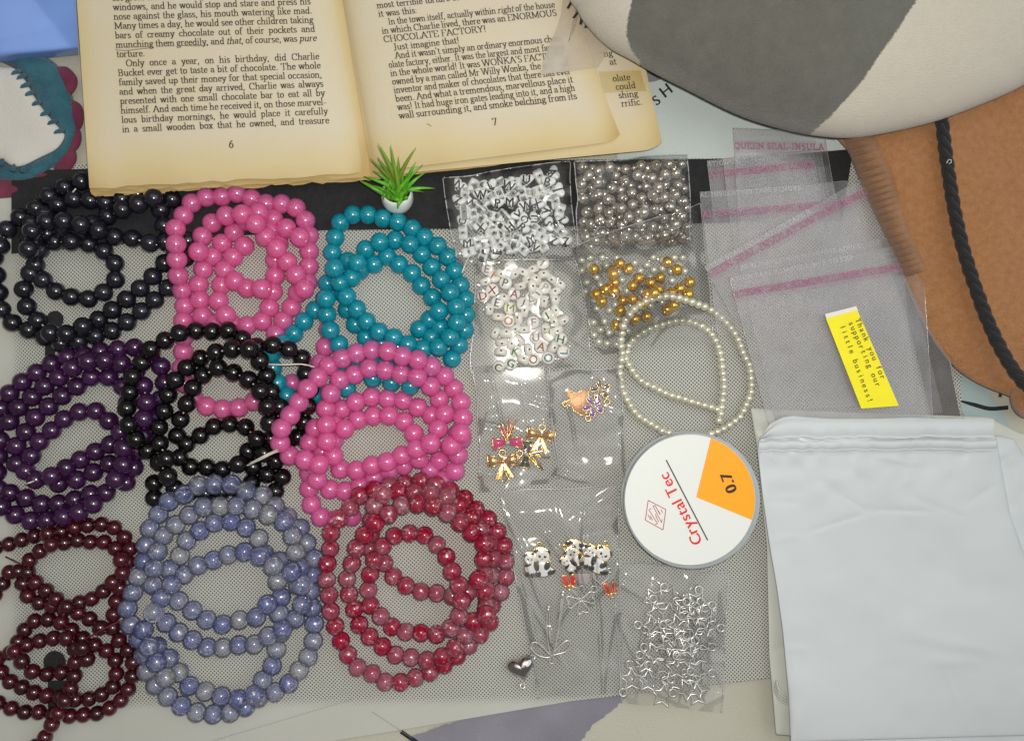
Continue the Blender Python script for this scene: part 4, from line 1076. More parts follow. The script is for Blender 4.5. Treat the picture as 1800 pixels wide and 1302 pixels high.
for i in range(16):
    a = rs.uniform(0, 6.28); rr = rs.uniform(.002, .0055)
    base = tilt @ Vector((rs.uniform(-.003, .003), rs.uniform(-.003, .003), .0034)); tip = tilt @ Vector((rr * math.cos(a), rr * math.sin(a), .0095 + rs.uniform(0, .004)))
    mid = (base + tip) / 2 + Vector((0, 0, .002))
    pts = [base * (1 - t) ** 2 + mid * 2 * t * (1 - t) + tip * t * t for t in np.linspace(0, 1, 7)]
    mb = MB(); mb.tube(pts, [.00085 * (1.05 - t ** 2) + .00005 for t in np.linspace(0, 1, 7)], 6); mb.build('leaf', 'leaf_green', pl)
# ------------------------------------------------------------------ bead strands
placed = []       # x, y, z, r of every bead laid so far
def rest(pos, r, arr, soft=0.86):
    """height at which a bead of radius r comes to rest at each x,y over the beads already laid"""
    z = np.full(len(pos), r + 0.0006)
    if len(arr):
        d = np.hypot(pos[:, 0][:, None] - arr[:, 0][None], pos[:, 1][:, None] - arr[:, 1][None])
        c = (r + arr[:, 3][None]) * soft
        zz = np.where(d < c, arr[:, 2][None] + np.sqrt(np.clip(c * c - d * d, 0, None)), 0)
        z = np.maximum(z, zz.max(1))
    return z
bead_cache = {}
def bead_mesh(r, mat, seg=22, hole=.13, squash=.96):
    k = (round(r, 6), mat, seg, squash)
    if k not in bead_cache:
        prof = [(r * hole * .8, -r * squash * .80), (r * hole, -r * squash * .97)]
        for i in range(1, 13):
            a = math.pi * i / 13; prof.append((max(r * math.sin(a), r * hole * 1.3), -r * squash * math.cos(a)))
        prof += [(r * hole, r * squash * .97), (r * hole * .8, r * squash * .80)]
        mb = MB(); mb.lathe(prof, seg, True, True); bead_cache[k] = mb.mesh(mat, True, 'bead')
    return bead_cache[k]
def strand(name, label, org, zoom, dia_px, mat, chains, cord='thread', zcap=.030, tails=(), cat='bead strand', pitch=.985, group='bead strands laid out on the mat', root=None, jitter=.5):
    global placed
    r = dia_px * S / 2
    made = []
    for ch in chains:
        closed = ch[0] == 'o'; pts = ch[1:] if closed else ch
        src = [(org[0] + x / zoom, org[1] + y / zoom) for x, y in pts]
        pp = resample(catmull(src, closed, 12), dia_px * pitch, closed)
        pp = pp + np.random.uniform(-jitter, jitter, pp.shape)
        n = len(pp); z = np.full(n, r)
        arr = np.array(placed) if placed else np.zeros((0, 4))
        for _ in range(4):
            pos = np.array([P(x, y, zz) for (x, y), zz in zip(pp, z)])
            zr_ = rest(pos, r, arr)
            for _k in range(n):     # a taut string cannot drop steeply
                w = zr_.copy(); st = 2 * r * .62
                if closed: w = np.maximum(w, np.maximum(np.roll(zr_, 1), np.roll(zr_, -1)) - st)
                else:
                    w[1:] = np.maximum(w[1:], zr_[:-1] - st); w[:-1] = np.maximum(w[:-1], zr_[1:] - st)
                if np.allclose(w, zr_): break
                zr_ = w
            z = np.minimum(zr_, zcap)
        pos = np.array([P(x, y, zz) for (x, y), zz in zip(pp, z)])
        placed += [(p[0], p[1], p[2], r) for p in pos]
        made.append((pos, closed))
    allp = np.vstack([m[0] for m in made])
    if root is None:
        root = thing(name, label, cat, (allp[:, 0].mean(), allp[:, 1].mean(), 0), group=group)
    o0 = np.array(root.location); me = bead_mesh(r, mat, squash=.98)
    cd = MB()
    for pos, closed in made:
        n = len(pos)
        for i, p in enumerate(pos):
            a = pos[(i - 1) % n] if (closed or i) else p; b = pos[(i + 1) % n] if (closed or i < n - 1) else p
            t = Vector(b - a)
            ob = bpy.data.objects.new('bead', me); C.objects.link(ob); ob.parent = root
            ob.location = p - o0
            q = t.to_track_quat('Z', 'Y') @ Matrix.Rotation(random.uniform(0, 6.28), 3, 'Z').to_quaternion()
            ob.rotation_euler = q.to_euler()
        cd.tube([Vector(p - o0) for p in pos], .00032, 5, closed)
    for t in tails:
        cd.tube([P(x, y, zz) - root.location for x, y, zz in catmull(t, False, 8)], .00030, 5)
    o = cd.build('elastic_cord', cord, root)
    return root

A_ch = [
 [(-40, 620), (-25, 740), (-12, 870), (5, 985), (70, 1075), (175, 1125), (285, 1175), (400, 1225), (505, 1232), (625, 1200), (745, 1165), (865, 1115), (960, 1045), (1060, 970), (1140, 895), (1225, 815), (1290, 720), (1330, 610), (1345, 500)],
 [(0, 540), (40, 435), (125, 350), (200, 300), (280, 252), (360, 172), (465, 115), (585, 75)],
 [(205, 490), (218, 380), (300, 330), (380, 262), (475, 222), (590, 195), (700, 235), (780, 225), (870, 205), (985, 165)],
 [(1230, 205), (1150, 275), (1175, 400), (1180, 510)],
 [(220, 735), (175, 830), (185, 945), (235, 1025), (300, 1100), (390, 1175), (520, 1150), (630, 1090), (745, 1045), (840, 965), (935, 900), (1025, 820), (1110, 740), (1185, 655), (1250, 560)],
 [(1100, 195), (985, 238), (875, 280), (770, 330), (660, 383), (555, 440), (440, 420), (340, 450), (240, 520)],
 [(1075, 517), (958, 490), (840, 477), (730, 437), (610, 390), (505, 378), (385, 345), (290, 390), (228, 433), (205, 560)],
 ['o', (255, 675), (310, 780), (410, 870), (525, 905), (660, 915), (765, 850), (840, 745), (805, 628), (710, 555), (600, 520), (450, 505), (340, 525), (265, 590)]]
strand('bead_strand', 'coiled strand of shiny black beads tinted with bluish haze at the book corner', (0, 300), 4.07, 32.5, 'bead_black_hazed', A_ch, pitch=.93, tails=[[(75, 575, .004), (78, 592, .006), (98, 604, .004)], [(128, 338, .013), (133, 332, .014)]])
# strand D's tail and B's hidden loop lie lowest
B_ch = [
 [(150, 1360), (140, 1480), (170, 1640), (255, 1765), (360, 1815), (490, 1830), (620, 1815), (730, 1770)],
 [(905, 1220), (965, 1115), (1030, 1013), (1073, 897), (1165, 800), (1178, 680), (1180, 552), (1172, 377), (1130, 258), (1022, 160), (895, 157), (790, 150), (700, 110), (575, 70), (455, 95), (340, 100), (235, 135), (158, 240), (88, 348), (90, 478), (97, 607), (105, 735), (140, 860), (160, 985), (150, 1115), (155, 1240)],
 [(885, 278), (765, 225), (660, 300), (580, 375), (485, 453), (415, 555), (335, 655), (278, 780), (285, 905), (293, 1035), (350, 1120), (450, 1130), (600, 1130), (730, 1155), (830, 1068), (868, 943), (893, 820), (900, 705), (900, 600), (930, 480), (870, 370), (1000, 357), (1105, 425)],
 [(500, 1062), (438, 935), (465, 810), (490, 685), (560, 587), (652, 500)],
 [(573, 787), (680, 848), (790, 850)],
 [(272, 548), (307, 418), (383, 313), (503, 250), (648, 245), (750, 325), (825, 430), (918, 525), (998, 625), (1070, 735), (1140, 850)]]
strand('bead_strand', 'coiled strand of translucent pink beads next to the haze-tinted black coil', (290, 325), 4.65, 34.5, 'jelly_pink', B_ch, pitch=.80)
E_ch = [
 [(5, 485), (-15, 590), (0, 680), (-10, 790), (-20, 900), (-15, 1010), (0, 1140)],
 [(65, 385), (155, 305), (260, 240), (355, 185), (465, 140), (590, 128), (700, 100), (810, 92), (925, 80), (1030, 120), (1088, 215), (1108, 320), (1080, 430), (1060, 540)],
 [(65, 575), (130, 477), (225, 405), (315, 330), (410, 272), (500, 210), (610, 170), (733, 168), (840, 195), (940, 260), (970, 360), (988, 455), (968, 560), (970, 660), (930, 780), (900, 893), (850, 985)],
 [(68, 1055), (170, 1090), (275, 1128), (390, 1128), (508, 1100), (610, 1065)],
 [(110, 857), (110, 742), (178, 642), (240, 543), (335, 473), (430, 397), (533, 335), (632, 272), (757, 285), (830, 345), (860, 450)],
 [(397, 993), (518, 965), (630, 918), (738, 860)],
 [(5, 1150), (85, 1195), (197, 1240), (315, 1240), (425, 1215), (540, 1183), (645, 1118), (727, 1043), (793, 942), (838, 830), (827, 720), (795, 615), (718, 562), (645, 505), (532, 515), (422, 570), (335, 655), (247, 738), (200, 838), (175, 945), (297, 968), (410, 905), (520, 845), (630, 783), (742, 730)]]
strand('bead_strand', 'coiled strand of deep purple beads at the left edge', (0, 590), 3.829, 33, 'bead_purple', E_ch, pitch=.90, tails=[[(45, 850, .018), (52, 848, .020), (60, 845, .018)]])
strand_D = strand('bead_strand', 'coiled strand of translucent rose pink beads above the red crackle coil', (465, 590), 3.83, 34.5, 'jelly_rose',
   [[(430, -40), (410, 45), (403, 148), (350, 205), (260, 260), (190, 320)]], pitch=.80)
C_ch = [
 [(482, 618), (480, 655), (495, 683), (515, 703), (538, 704), (558, 694), (582, 690), (610, 682)],
 [(602, 640), (650, 632), (690, 640), (725, 652), (757, 659)],
 [(655, 665), (691, 673), (722, 678)]]
C2_ch = [
 [(20, 960), (95, 900), (170, 835), (238, 752), (308, 680), (370, 605), (380, 518)],
 [(453, 905), (402, 820), (380, 715), (372, 615)],
 [(1045, 860), (965, 803), (1045, 742), (1100, 793)],
 [(515, 375), (610, 440), (700, 380), (783, 343), (828, 392), (912, 448), (975, 527), (1043, 600), (1092, 692)],
 [(480, 580), (510, 690), (570, 792), (640, 868), (735, 900), (830, 920)],
 [(425, 420), (413, 338), (428, 260), (442, 188), (475, 118), (568, 75), (665, 88), (765, 112), (860, 138), (948, 185), (1025, 243), (1107, 297), (1165, 375), (1220, 510), (1257, 610), (1262, 705), (1255, 810), (1218, 910), (1175, 995)],
 [(425, 420), (462, 515), (512, 610), (572, 685), (640, 770), (725, 830), (822, 870), (918, 912), (1018, 935), (1118, 905), (1187, 818), (1210, 722), (1180, 615), (1133, 525), (1070, 450), (1010, 368), (940, 290), (842, 245), (740, 250), (637, 290), (575, 382), (535, 480)]]
sc_root = strand('bead_strand', 'coiled strand of teal blue translucent beads below the little plant', (0, 0), 1.0, 33, 'jelly_teal', C_ch, pitch=.83)
strand('bead_strand', '', (470, 355), 3.616, 33, 'jelly_teal', C2_ch, pitch=.83, root=sc_root, tails=[[(812, 480, .006), (820, 460, .006), (827, 448, .004)]])
F_ch = [
 [(400, 1125), (540, 1160), (680, 1150), (800, 1130), (900, 1090)],
 [(1060, 1145), (1103, 1053), (997, 1033), (910, 985)],
 [(265, 1190), (265, 1092), (355, 1048)],
 [(355, 1048), (300, 960), (232, 893), (150, 812), (102, 718), (85, 615), (102, 507), (122, 400), (185, 305), (248, 215), (347, 155), (450, 107), (562, 97), (667, 100), (765, 97), (848, 155), (930, 200), (1022, 188), (1130, 213), (1222, 265), (1253, 375), (1285, 490), (1265, 597), (1247, 685), (1207, 787), (1120, 880), (1060, 950)],
 [(345, 933), (298, 835), (295, 725), (330, 615), (358, 508), (412, 408), (490, 325), (588, 267), (695, 232), (803, 213), (910, 225), (962, 303), (1007, 408), (1035, 512), (1087, 610), (1060, 720), (985, 900)],
 [(415, 780), (435, 680), (478, 575), (522, 470), (585, 388), (697, 338), (793, 375), (885, 422), (963, 495), (1005, 597), (1020, 697)],
 ['o', (475, 835), (573, 777), (675, 715), (787, 710), (885, 740), (937, 820), (875, 885), (817, 967), (703, 1003), (580, 985), (457, 975), (430, 893)]]
strand('bead_strand', 'coiled strand of glossy black beads between the purple and rose coils', (200, 555), 3.72, 31.5, 'bead_black', F_ch, pitch=.93, tails=[[(465, 640, .012), (500, 641, .013), (530, 640, .012), (553, 645, .010)]])
G_ch = [
 [(-25, 200), (28, 190), (95, 165), (172, 143), (245, 125), (325, 115), (398, 92), (478, 78), (553, 67), (632, 75), (692, 122), (738, 185), (735, 263), (697, 343), (690, 400), (668, 483), (650, 560), (640, 630), (655, 697), (703, 752), (750, 818), (757, 893), (745, 967), (708, 1052), (640, 1105), (563, 1142), (483, 1152), (400, 1158)],
 [(5, 910), (55, 960), (117, 992), (190, 1022), (263, 1042), (340, 1050)],
 [(-10, 1085), (70, 1117), (150, 1138), (225, 1137), (300, 1150)],
 [(-30, 470), (5, 420), (38, 370), (78, 312), (120, 360), (140, 447), (190, 503), (265, 520), (340, 545), (440, 568), (510, 605), (572, 655)],
 [(-10, 830), (68, 790), (100, 740), (130, 680), (193, 620), (278, 608), (352, 627), (420, 680), (460, 712), (530, 750), (598, 782), (655, 833), (662, 913), (643, 990), (575, 1035), (500, 1062), (430, 1065)],
 [(85, 790), (150, 755), (225, 733), (303, 715), (375, 712), (425, 765), (430, 838), (430, 912), (405, 997), (365, 1080), (325, 1155), (288, 1220), (250, 1290), (200, 1330)],
 [(125, 847), (182, 903), (267, 920), (350, 910)],
 [(470, 770), (498, 835)],
 ['o', (228, 222), (298, 183), (375, 172), (450, 160), (520, 170), (587, 170), (648, 195), (685, 258), (697, 343), (630, 408), (573, 460), (498, 503), (423, 515), (375, 535), (318, 490), (260, 440), (203, 398), (157, 340), (165, 278)]]
strand('bead_strand', 'coiled strand of small dark garnet beads in the lower left corner', (0, 900), 3.24, 27, 'bead_garnet', G_ch, 'thread_red', pitch=.88, tails=[[(150, 1122, .012), (180, 1106, .012), (212, 1090, .010)], [(10, 978, .006), (25, 985, .009), (36, 990, .008)]])
D_ch = [
 [(1200, 970), (1107, 887), (1192, 828), (1260, 738), (1300, 660)],
 [(1283, 910), (1305, 800), (1330, 690)],
 [(590, 1215), (480, 1235), (372, 1213), (305, 1108), (300, 1000), (300, 920)],
 [(340, 620), (300, 715), (390, 790), (320, 920), (400, 1000), (490, 1055), (600, 1020), (710, 965), (838, 913), (938, 873), (1040, 830)],
 [(470, 590), (527, 487), (623, 443), (730, 413), (840, 427), (938, 435), (1040, 487), (1127, 535)],
 ['o', (540, 625), (632, 562), (753, 540), (857, 540), (963, 595), (1015, 680), (1018, 768), (918, 808), (813, 852), (695, 877), (590, 907), (485, 883), (465, 800), (470, 700)],
 [(420, 708), (415, 595), (413, 485), (445, 385), (512, 290), (618, 258), (720, 218), (828, 232), (928, 258), (1035, 280), (1123, 340), (1180, 428), (1215, 535), (1168, 628), (1118, 722)],
 [(370, 865), (262, 830), (155, 795), (97, 685), (140, 577), (210, 488), (263, 390), (338, 305), (408, 220), (498, 162), (610, 118), (715, 98), (823, 102), (927, 135), (1030, 162), (1123, 205), (1208, 265), (1272, 347), (1322, 440), (1335, 547), (1325, 650), (1260, 738)]]
strand('bead_strand', '', (465, 590), 3.83, 34.5, 'jelly_rose', D_ch, pitch=.80, root=strand_D, tails=[[(434, 818, .016), (460, 806, .019), (478, 797, .018), (492, 792, .014)], [(438, 815, .017), (466, 800, .021), (488, 790, .016)]])
H_ch = [
 ['o', (70, 690), (100, 605), (125, 520), (160, 435), (165, 340), (195, 265), (235, 205), (285, 145), (360, 110), (435, 65), (523, 62), (613, 62), (690, 100), (775, 125), (830, 180), (890, 230), (955, 290), (985, 370), (1020, 440), (1010, 510), (1005, 580), (1000, 650), (1018, 725), (1020, 810), (1008, 890), (970, 970), (920, 1035), (860, 1100), (785, 1125), (710, 1160), (640, 1210), (550, 1225), (465, 1225), (385, 1205), (310, 1165), (245, 1110), (180, 1045), (160, 965), (130, 850), (85, 770)],
 [(200, 570), (205, 480), (225, 390), (260, 310), (335, 250), (410, 200), (485, 165), (565, 175), (645, 170), (725, 190), (790, 215), (865, 250), (905, 310), (920, 390), (950, 470), (940, 570)],
 [(220, 885), (270, 930), (320, 1000), (370, 1075), (440, 1105), (520, 1130), (610, 1150), (700, 1140), (755, 1060), (805, 985), (825, 905), (850, 815)],
 [(150, 800), (180, 880), (215, 960), (265, 1040)],
 [(285, 490), (340, 420), (375, 340), (450, 290), (530, 250), (625, 255), (700, 300), (745, 345), (770, 420), (840, 450), (900, 500), (960, 570)],
 [(205, 710), (265, 760), (305, 800), (370, 830), (440, 875), (525, 895), (612, 875), (695, 880), (770, 840), (850, 800), (920, 745), (960, 670)],
 [(205, 710), (240, 640), (290, 570), (365, 515), (440, 465), (525, 440), (610, 410), (690, 405), (770, 440), (830, 500), (835, 570), (850, 640), (840, 715)],
 [(780, 670), (725, 735), (640, 750), (550, 770), (470, 745), (400, 700), (330, 650)]]
strand('bead_strand', 'coiled strand of pale lavender crackle beads at the bottom', (200, 830), 2.893, 34.5, 'crackle_lavender', H_ch, 'thread_clear', pitch=.85)
I_ch = [
 ['o', (105, 360), (152, 278), (218, 212), (278, 138), (370, 110), (465, 88), (550, 75), (650, 70), (740, 100), (822, 138), (890, 185), (950, 245), (1020, 300), (1068, 375), (1100, 460), (1105, 555), (1095, 655), (1045, 745), (1000, 830), (960, 940), (885, 1010), (810, 1075), (700, 1145), (608, 1180), (520, 1210), (432, 1220), (352, 1170), (268, 1140), (210, 1072), (165, 985), (130, 895), (103, 815), (93, 725), (80, 632), (82, 545), (100, 455)],
 [(400, 140), (480, 125), (570, 130), (660, 135), (750, 150), (840, 200), (920, 290), (1000, 400), (1030, 500), (1020, 600), (990, 690), (1010, 870)],
 [(400, 140), (350, 215), (335, 285), (330, 370), (330, 450)],
 [(985, 690), (975, 540), (985, 435), (920, 370), (855, 310), (790, 255), (710, 215), (620, 195), (520, 200), (440, 250), (350, 310), (255, 430), (230, 520), (198, 605), (203, 695), (235, 785), (262, 875), (315, 945), (388, 1003), (460, 1055), (550, 1070), (640, 1090), (750, 1065), (830, 1000), (920, 865), (995, 825)],
 [(408, 535), (455, 605), (530, 660), (618, 695), (710, 705), (795, 720), (890, 695), (945, 630)],
 ['o', (400, 440), (350, 520), (325, 618), (318, 715), (340, 800), (415, 855), (480, 920), (575, 925), (665, 940), (745, 930), (815, 880), (845, 795), (850, 695), (808, 605), (775, 520), (722, 445), (660, 385), (562, 365), (470, 378)]]
strand('bead_strand', 'coiled strand of red and pink crackle beads beside the panda packet', (550, 825), 3.254, 32.5, 'crackle_red', I_ch, 'thread_red', pitch=.86, tails=[[(840, 1030, .012), (842, 1050, .012), (839, 1076, .009)]])
# ------------------------------------------------------------------ clear packets and what is in them
def packet(name, label, quad, contents, mat='film', seed=1, rim=.0012, creases=5, wr=.0006, n=72, strip=True, zback=.0007, clear=.0005, group=None, up=0.0):
    """flat clear bag: back film, front film draped over the contents, a pressed seam along its sides"""
    root = thing(name, label, 'packet', group=group)
    u, v, px, py = quad_uv(quad, n, n)
    rs = np.random.RandomState(seed)
    # slightly wavy outline
    px = px + 6.0 * vnoise(u * 40, v * 40, seed, .12); py = py + 6.0 * vnoise(u * 40, v * 40, seed + 9, .12)
    k = S * (H - .004) / H; wx, wy = (px - 900) * k, (651 - py) * k
    base = np.full(px.shape, zback + rim + up) + .0016 * np.minimum(1, 8 * np.minimum.reduce([u, 1 - u, v, 1 - v]))
    h0 = base.copy()
    for (x, y, zt, r) in contents:
        h0 = np.where(np.hypot(wx - x, wy - y) < r * 1.9, np.maximum(h0, zt + clear), h0)
    h = h0.copy()
    for _ in range(24):
        g = h.copy(); g[1:-1, 1:-1] = (h[:-2, 1:-1] + h[2:, 1:-1] + h[1:-1, :-2] + h[1:-1, 2:]) / 4
        h = np.maximum(g, h0)
    for _ in range(10):
        g = h.copy(); g[1:-1, 1:-1] = (h[:-2, 1:-1] + h[2:, 1:-1] + h[1:-1, :-2] + h[1:-1, 2:]) / 4; h = g
    for c in range(creases * 2):   # sharp straight creases
        x0, y0, a, ln = rs.uniform(.05, .95), rs.uniform(.05, .95), rs.uniform(0, 3.14), rs.uniform(.15, .4)
        d = (u - x0) * math.sin(a) - (v - y0) * math.cos(a); t = (u - x0) * math.cos(a) + (v - y0) * math.sin(a)
        h = h + rs.uniform(.0005, .0016) * np.exp(-(d / .022) ** 2) * np.exp(-(t / ln) ** 4)
    e = np.minimum(1, 10 * np.minimum.reduce([u, 1 - u, v, 1 - v]))
    h = h + e * (wr * 2.2 * vnoise(px, py, seed + 3, .02) + wr * .6 * vnoise(px, py, seed + 4, .05))
    h = h + .0004
    link('front_film', grid_mesh(px, py, h, mat, 'front_film'), root)
    link('back_film', grid_mesh(px[::6, ::6], py[::6, ::6], np.full(px[::6, ::6].shape, zback + up) + .0002 * vnoise(px[::6, ::6], py[::6, ::6], seed, .03), mat, 'back_film'), root)
    if strip:   # welded seams on two sides and the folded lip
        mb = MB()
        for sl in (np.s_[0, :], np.s_[-1, :], np.s_[:, 0]):
            mb.tube([P(x, y, z + .0001) for x, y, z in zip(px[sl], py[sl], h[sl])], .00026, 6)
        mb.build('welded_seam', 'film_edge', root)
    return root

def scatter(poly, dist, n, rng, tries=6000):
    xs = [p[0] for p in poly]; ys = [p[1] for p in poly]; out = []
    for _ in range(tries):
        p = (rng.uniform(min(xs), max(xs)), rng.uniform(min(ys), max(ys)))
        if inside(p, poly) and all((p[0] - q[0]) ** 2 + (p[1] - q[1]) ** 2 > dist * dist for q in out):
            out.append(p)
            if len(out) >= n: break
    return out
def loose_beads(name, label, cat, group, layers, dia, mat, rng, arr):
    """round beads poured in layers; returns where they rest"""
    r = dia * S / 2; me = bead_mesh(r, mat, 18, .2); out = []
    for pts in layers:
        for (x, y) in pts:
            z = r + .001
            for _ in range(3):
                p = P(x, y, z); z = float(rest(np.array([p]), r, np.array(arr) if arr else np.zeros((0, 4)), .94)[0]) + .0004
            p = P(x, y, z); arr.append((p.x, p.y, p.z, r)); out.append((p.x, p.y, p.z + r, r))
            o = bpy.data.objects.new(name, me); C.objects.link(o); o.location = p
            o.rotation_euler = (rng.uniform(0, 3.1), rng.uniform(0, 3.1), rng.uniform(0, 6.2)); tag(o, label, cat, group)
    return out
rng = random.Random(11)

# silver beads
poly = [(1022, 292), (1198, 288), (1205, 340), (1212, 425), (1030, 425), (1022, 360)]
arr = []
sv = loose_beads('silver_bead', 'small silver metallic round bead in the packet on the black border', 'bead', 'silver beads in the clear packet',
    [scatter(poly, 15.5, 80, rng), scatter(poly, 17.5, 60, rng)], 19, 'silver_bead', rng, arr)
sv += loose_beads('silver_bead', 'tiny silver seed bead between the bigger silver beads', 'bead', 'tiny silver beads in the clear packet', [scatter(poly, 22, 40, rng)], 9, 'silver_bead', rng, arr)
packet('clear_packet', 'clear packet of silver beads beside the letter beads', [(1012, 283), (1208, 272), (1216, 434), (1018, 436)], sv, seed=21, creases=3, wr=.0005)

# gold and cream beads
polyg = [(1040, 470), (1100, 458), (1190, 470), (1222, 500), (1218, 530), (1180, 545), (1100, 560), (1082, 590), (1060, 540), (1035, 500)]
polyp = [(1020, 452), (1200, 452), (1222, 490), (1215, 520), (1150, 540), (1082, 610), (1045, 600), (1035, 530), (1018, 500)]
arr = []
gd = loose_beads('cream_pearl_bead', 'small loose cream pearl bead among the gold beads', 'bead', 'loose cream pearl beads in the gold packet', [scatter(polyp, 14.5, 95, rng)], 14, 'pearl_green', rng, arr)
gpts = [(1044, 473), (1090, 463), (1076, 476), (1105, 473), (1173, 461), (1190, 474), (1123, 489), (1160, 488), (1143, 497), (1080, 497), (1112, 502), (1213, 496), (1065, 509), (1080, 512), (1047, 517), (1058, 530), (1095, 528), (1112, 526), (1157, 509), (1195, 507), (1210, 517), (1138, 517), (1090, 546), (1083, 571), (1173, 544), (1185, 536), (1137, 556), (1116, 561), (1078, 482), (1150, 515), (1180, 515), (1128, 535)]
gd += loose_beads('gold_bead', 'shiny gold round bead in the packet above the pearl strand', 'bead', 'gold beads in the clear packet', [gpts], 20, 'gold_bead', rng, arr)
packet('clear_packet', 'clear packet of gold and cream beads, its lip overlapping the silver beads', [(1003, 434), (1232, 358), (1254, 604), (1052, 622)], [c for c in gd] + [c for c in sv if c[1] < P(0, 360).y and c[0] > P(1020, 0).x and (c[1] < P(0, 430 - (c[0] / S + 900 - 1003) * .33).y)], seed=23, creases=8, wr=.0009, zback=.0008)

# lettered beads
def heart_outline(s, n=28):
    o = []
    for i in range(n):
        t = 2 * math.pi * i / n
        o.append((s * .031 * 16 * math.sin(t) ** 3 * 1.02, s * .031 * (13 * math.cos(t) - 4.2 * math.cos(2 * t) - 1.6 * math.cos(3 * t) - .6 * math.cos(4 * t)) + s * .05))
    return o
hs = 26.5 * S; ht = 16.5 * S
mb = MB(); ol = heart_outline(hs)
mb.plate(ol, -ht * .28, ht / 2, ht * .20)
mb2 = MB(); mb2.plate(ol, -ht * .28, ht / 2, ht * .20); mb2.v = [Vector((p.x, p.y, -p.z)) for p in mb2.v]; mb2.f = [tuple(reversed(q)) for q in mb2.f]
mb.add(mb2.v, mb2.f); heart_me = mb.mesh('bead_white', True, 'heart_bead', 50)
cr_, ct = 23 * S / 2, 13 * S
mb = MB(); mb.lathe([(.00001, -ct / 2), (cr_ * .72, -ct / 2), (cr_ * .90, -ct * .42), (cr_, -ct * .22), (cr_, ct * .22), (cr_ * .90, ct * .42), (cr_ * .72, ct / 2), (.00001, ct / 2)], 28); coin_me = mb.mesh('bead_milk', True, 'coin_bead')
mb = MB(); mb.lathe([(.00001, 0), (.00042, 0)], 12); hole_me = mb.mesh('hole_dark', False, 'bead_hole')
_lm = {}
def letter_me(ch, mat, size, z):
    k = (ch, mat)
    if k not in _lm:
        b = sans_centered(ch, size, z); t = list(b.v), list(b.f)
        for d in (-.0001, .0001):
            b.add([p + Vector((d, 0, 0)) for p in t[0]], t[1])
        _lm[k] = face_up(b.mesh(mat, False, 'letter'))
    return _lm[k]
def letter_beads(org, zoom, flat, side, me, half_t, rad, what, cat, group, colmats, rng):
    tops = []; arr = []; names = {}
    recs = []
    for (x, y) in side: recs.append((org[0] + x / zoom, org[1] + y / zoom, None, rng.uniform(0, 180), None))
    for f in flat: recs.append((org[0] + f[1] / zoom, org[1] + f[2] / zoom, f[0], f[3], f[4] if len(f) > 4 else 'print_black'))
    xs = [r[0] for r in recs]; ys = [r[1] for r in recs]
    def where(x, y):
        fx = (x - min(xs)) / (max(xs) - min(xs)); fy = (y - min(ys)) / (max(ys) - min(ys))
        a = 'top' if fy < .33 else 'bottom' if fy > .67 else 'middle'
        b = 'left' if fx < .33 else 'right' if fx > .67 else 'centre'
        return f'{a} {b}' if (a, b) != ('middle', 'centre') else 'very middle'
    cnt = {}
    for r_ in recs:
        if r_[2]: cnt[r_[2]] = cnt.get(r_[2], 0) + 1
    for (x, y, ch, ang, mat) in recs:
        th = half_t if ch else rad * .92
        z = th + .001
        for _ in range(3):
            p = P(x, y, z); zz = th + .0012
            for (ax, ay, at, ar) in arr:
                d = math.hypot(p.x - ax, p.y - ay)
                if d < (rad + ar) * .80: zz = max(zz, at * (1 - (d / ((rad + ar) * .80)) ** 4) + th)
            z = min(zz, .0118 if ch else .0052)
        p = P(x, y, z); arr.append((p.x, p.y, z + th * .8, rad * .7)); tops.append((p.x, p.y, z + th, rad))
        if ch:
            lab = f'{what} showing the letter {ch}' + (f', {where(x, y)} of its packet' if cnt[ch] > 1 else '')
        else:
            lab = f'{what} tipped on its side, {where(x, y)} of its packet'
        root = link(cat.replace(' ', '_'), me); tag(root, lab, 'letter bead', group)
        root.location = p
        if ch:
            root.rotation_euler = (R(rng.uniform(-13, 13)), R(rng.uniform(-13, 13)), R(ang))
            l = link('letter', letter_me(ch, mat, 14.5 * S if me is heart_me else 14 * S, half_t + .00008), root)
        else:
            root.rotation_euler = (R(90 + rng.uniform(-18, 18)), 0, R(ang))
            hl = link('bead_hole', hole_me, root)
            # hole faces up: the rim point that looks at the ceiling
            up = Vector((0, 1, 0)); off = rad * 1.03 if me is coin_me else rad * .70
            hl.location = up * (off + .0001); hl.rotation_euler = up.to_track_quat('Z', 'Y').to_euler()
    return tops
Hf = [('U', 990, 240, 0), ('B', 1250, 265, -15), ('A', 1320, 150, -70), ('I', 1385, 365, -75), ('L', 520, 310, 25), ('W', 760, 300, -20), ('P', 600, 525, -5), ('M', 780, 510, -3), ('W', 960, 555, 20), ('X', 1110, 545, -25),
      ('V', 865, 680, 40), ('V', 1230, 635, 85), ('Q', 175, 770, -25), ('X', 390, 850, 5), ('H', 770, 825, 40), ('R', 920, 850, -40), ('U', 1095, 725, 88), ('S', 1255, 800, -80), ('Z', 1410, 745, -25), ('Z', 1310, 1000, -25), ('Z', 1470, 1015, 0),
      ('M', 1040, 975, 25), ('W', 1065, 1090, -30), ('M', 225, 1035, 0), ('E', 595, 1145, 85), ('Z', 120, 510, -20), ('W', 390, 430, 5), ('W', 265, 525, -25), ('Q', 940, 745, -60), ('N', 125, 300, -40)]
Hs = [(290, 305), (400, 310), (610, 270), (830, 260), (800, 400), (940, 400), (1060, 400), (1140, 190), (1140, 355), (1240, 430), (1350, 510), (1400, 620), (1180, 480), (450, 650), (590, 700), (500, 790), (320, 770), (180, 905), (360, 1030), (445, 930), (500, 1020), (730, 950), (800, 1110), (930, 1110), (250, 1150), (1420, 870), (440, 1170), (580, 900), (1130, 880), (660, 1060), (370, 600), (300, 650), (190, 640), (700, 690), (1170, 970), (500, 480), (640, 420), (850, 990), (190, 430), (840, 860)]
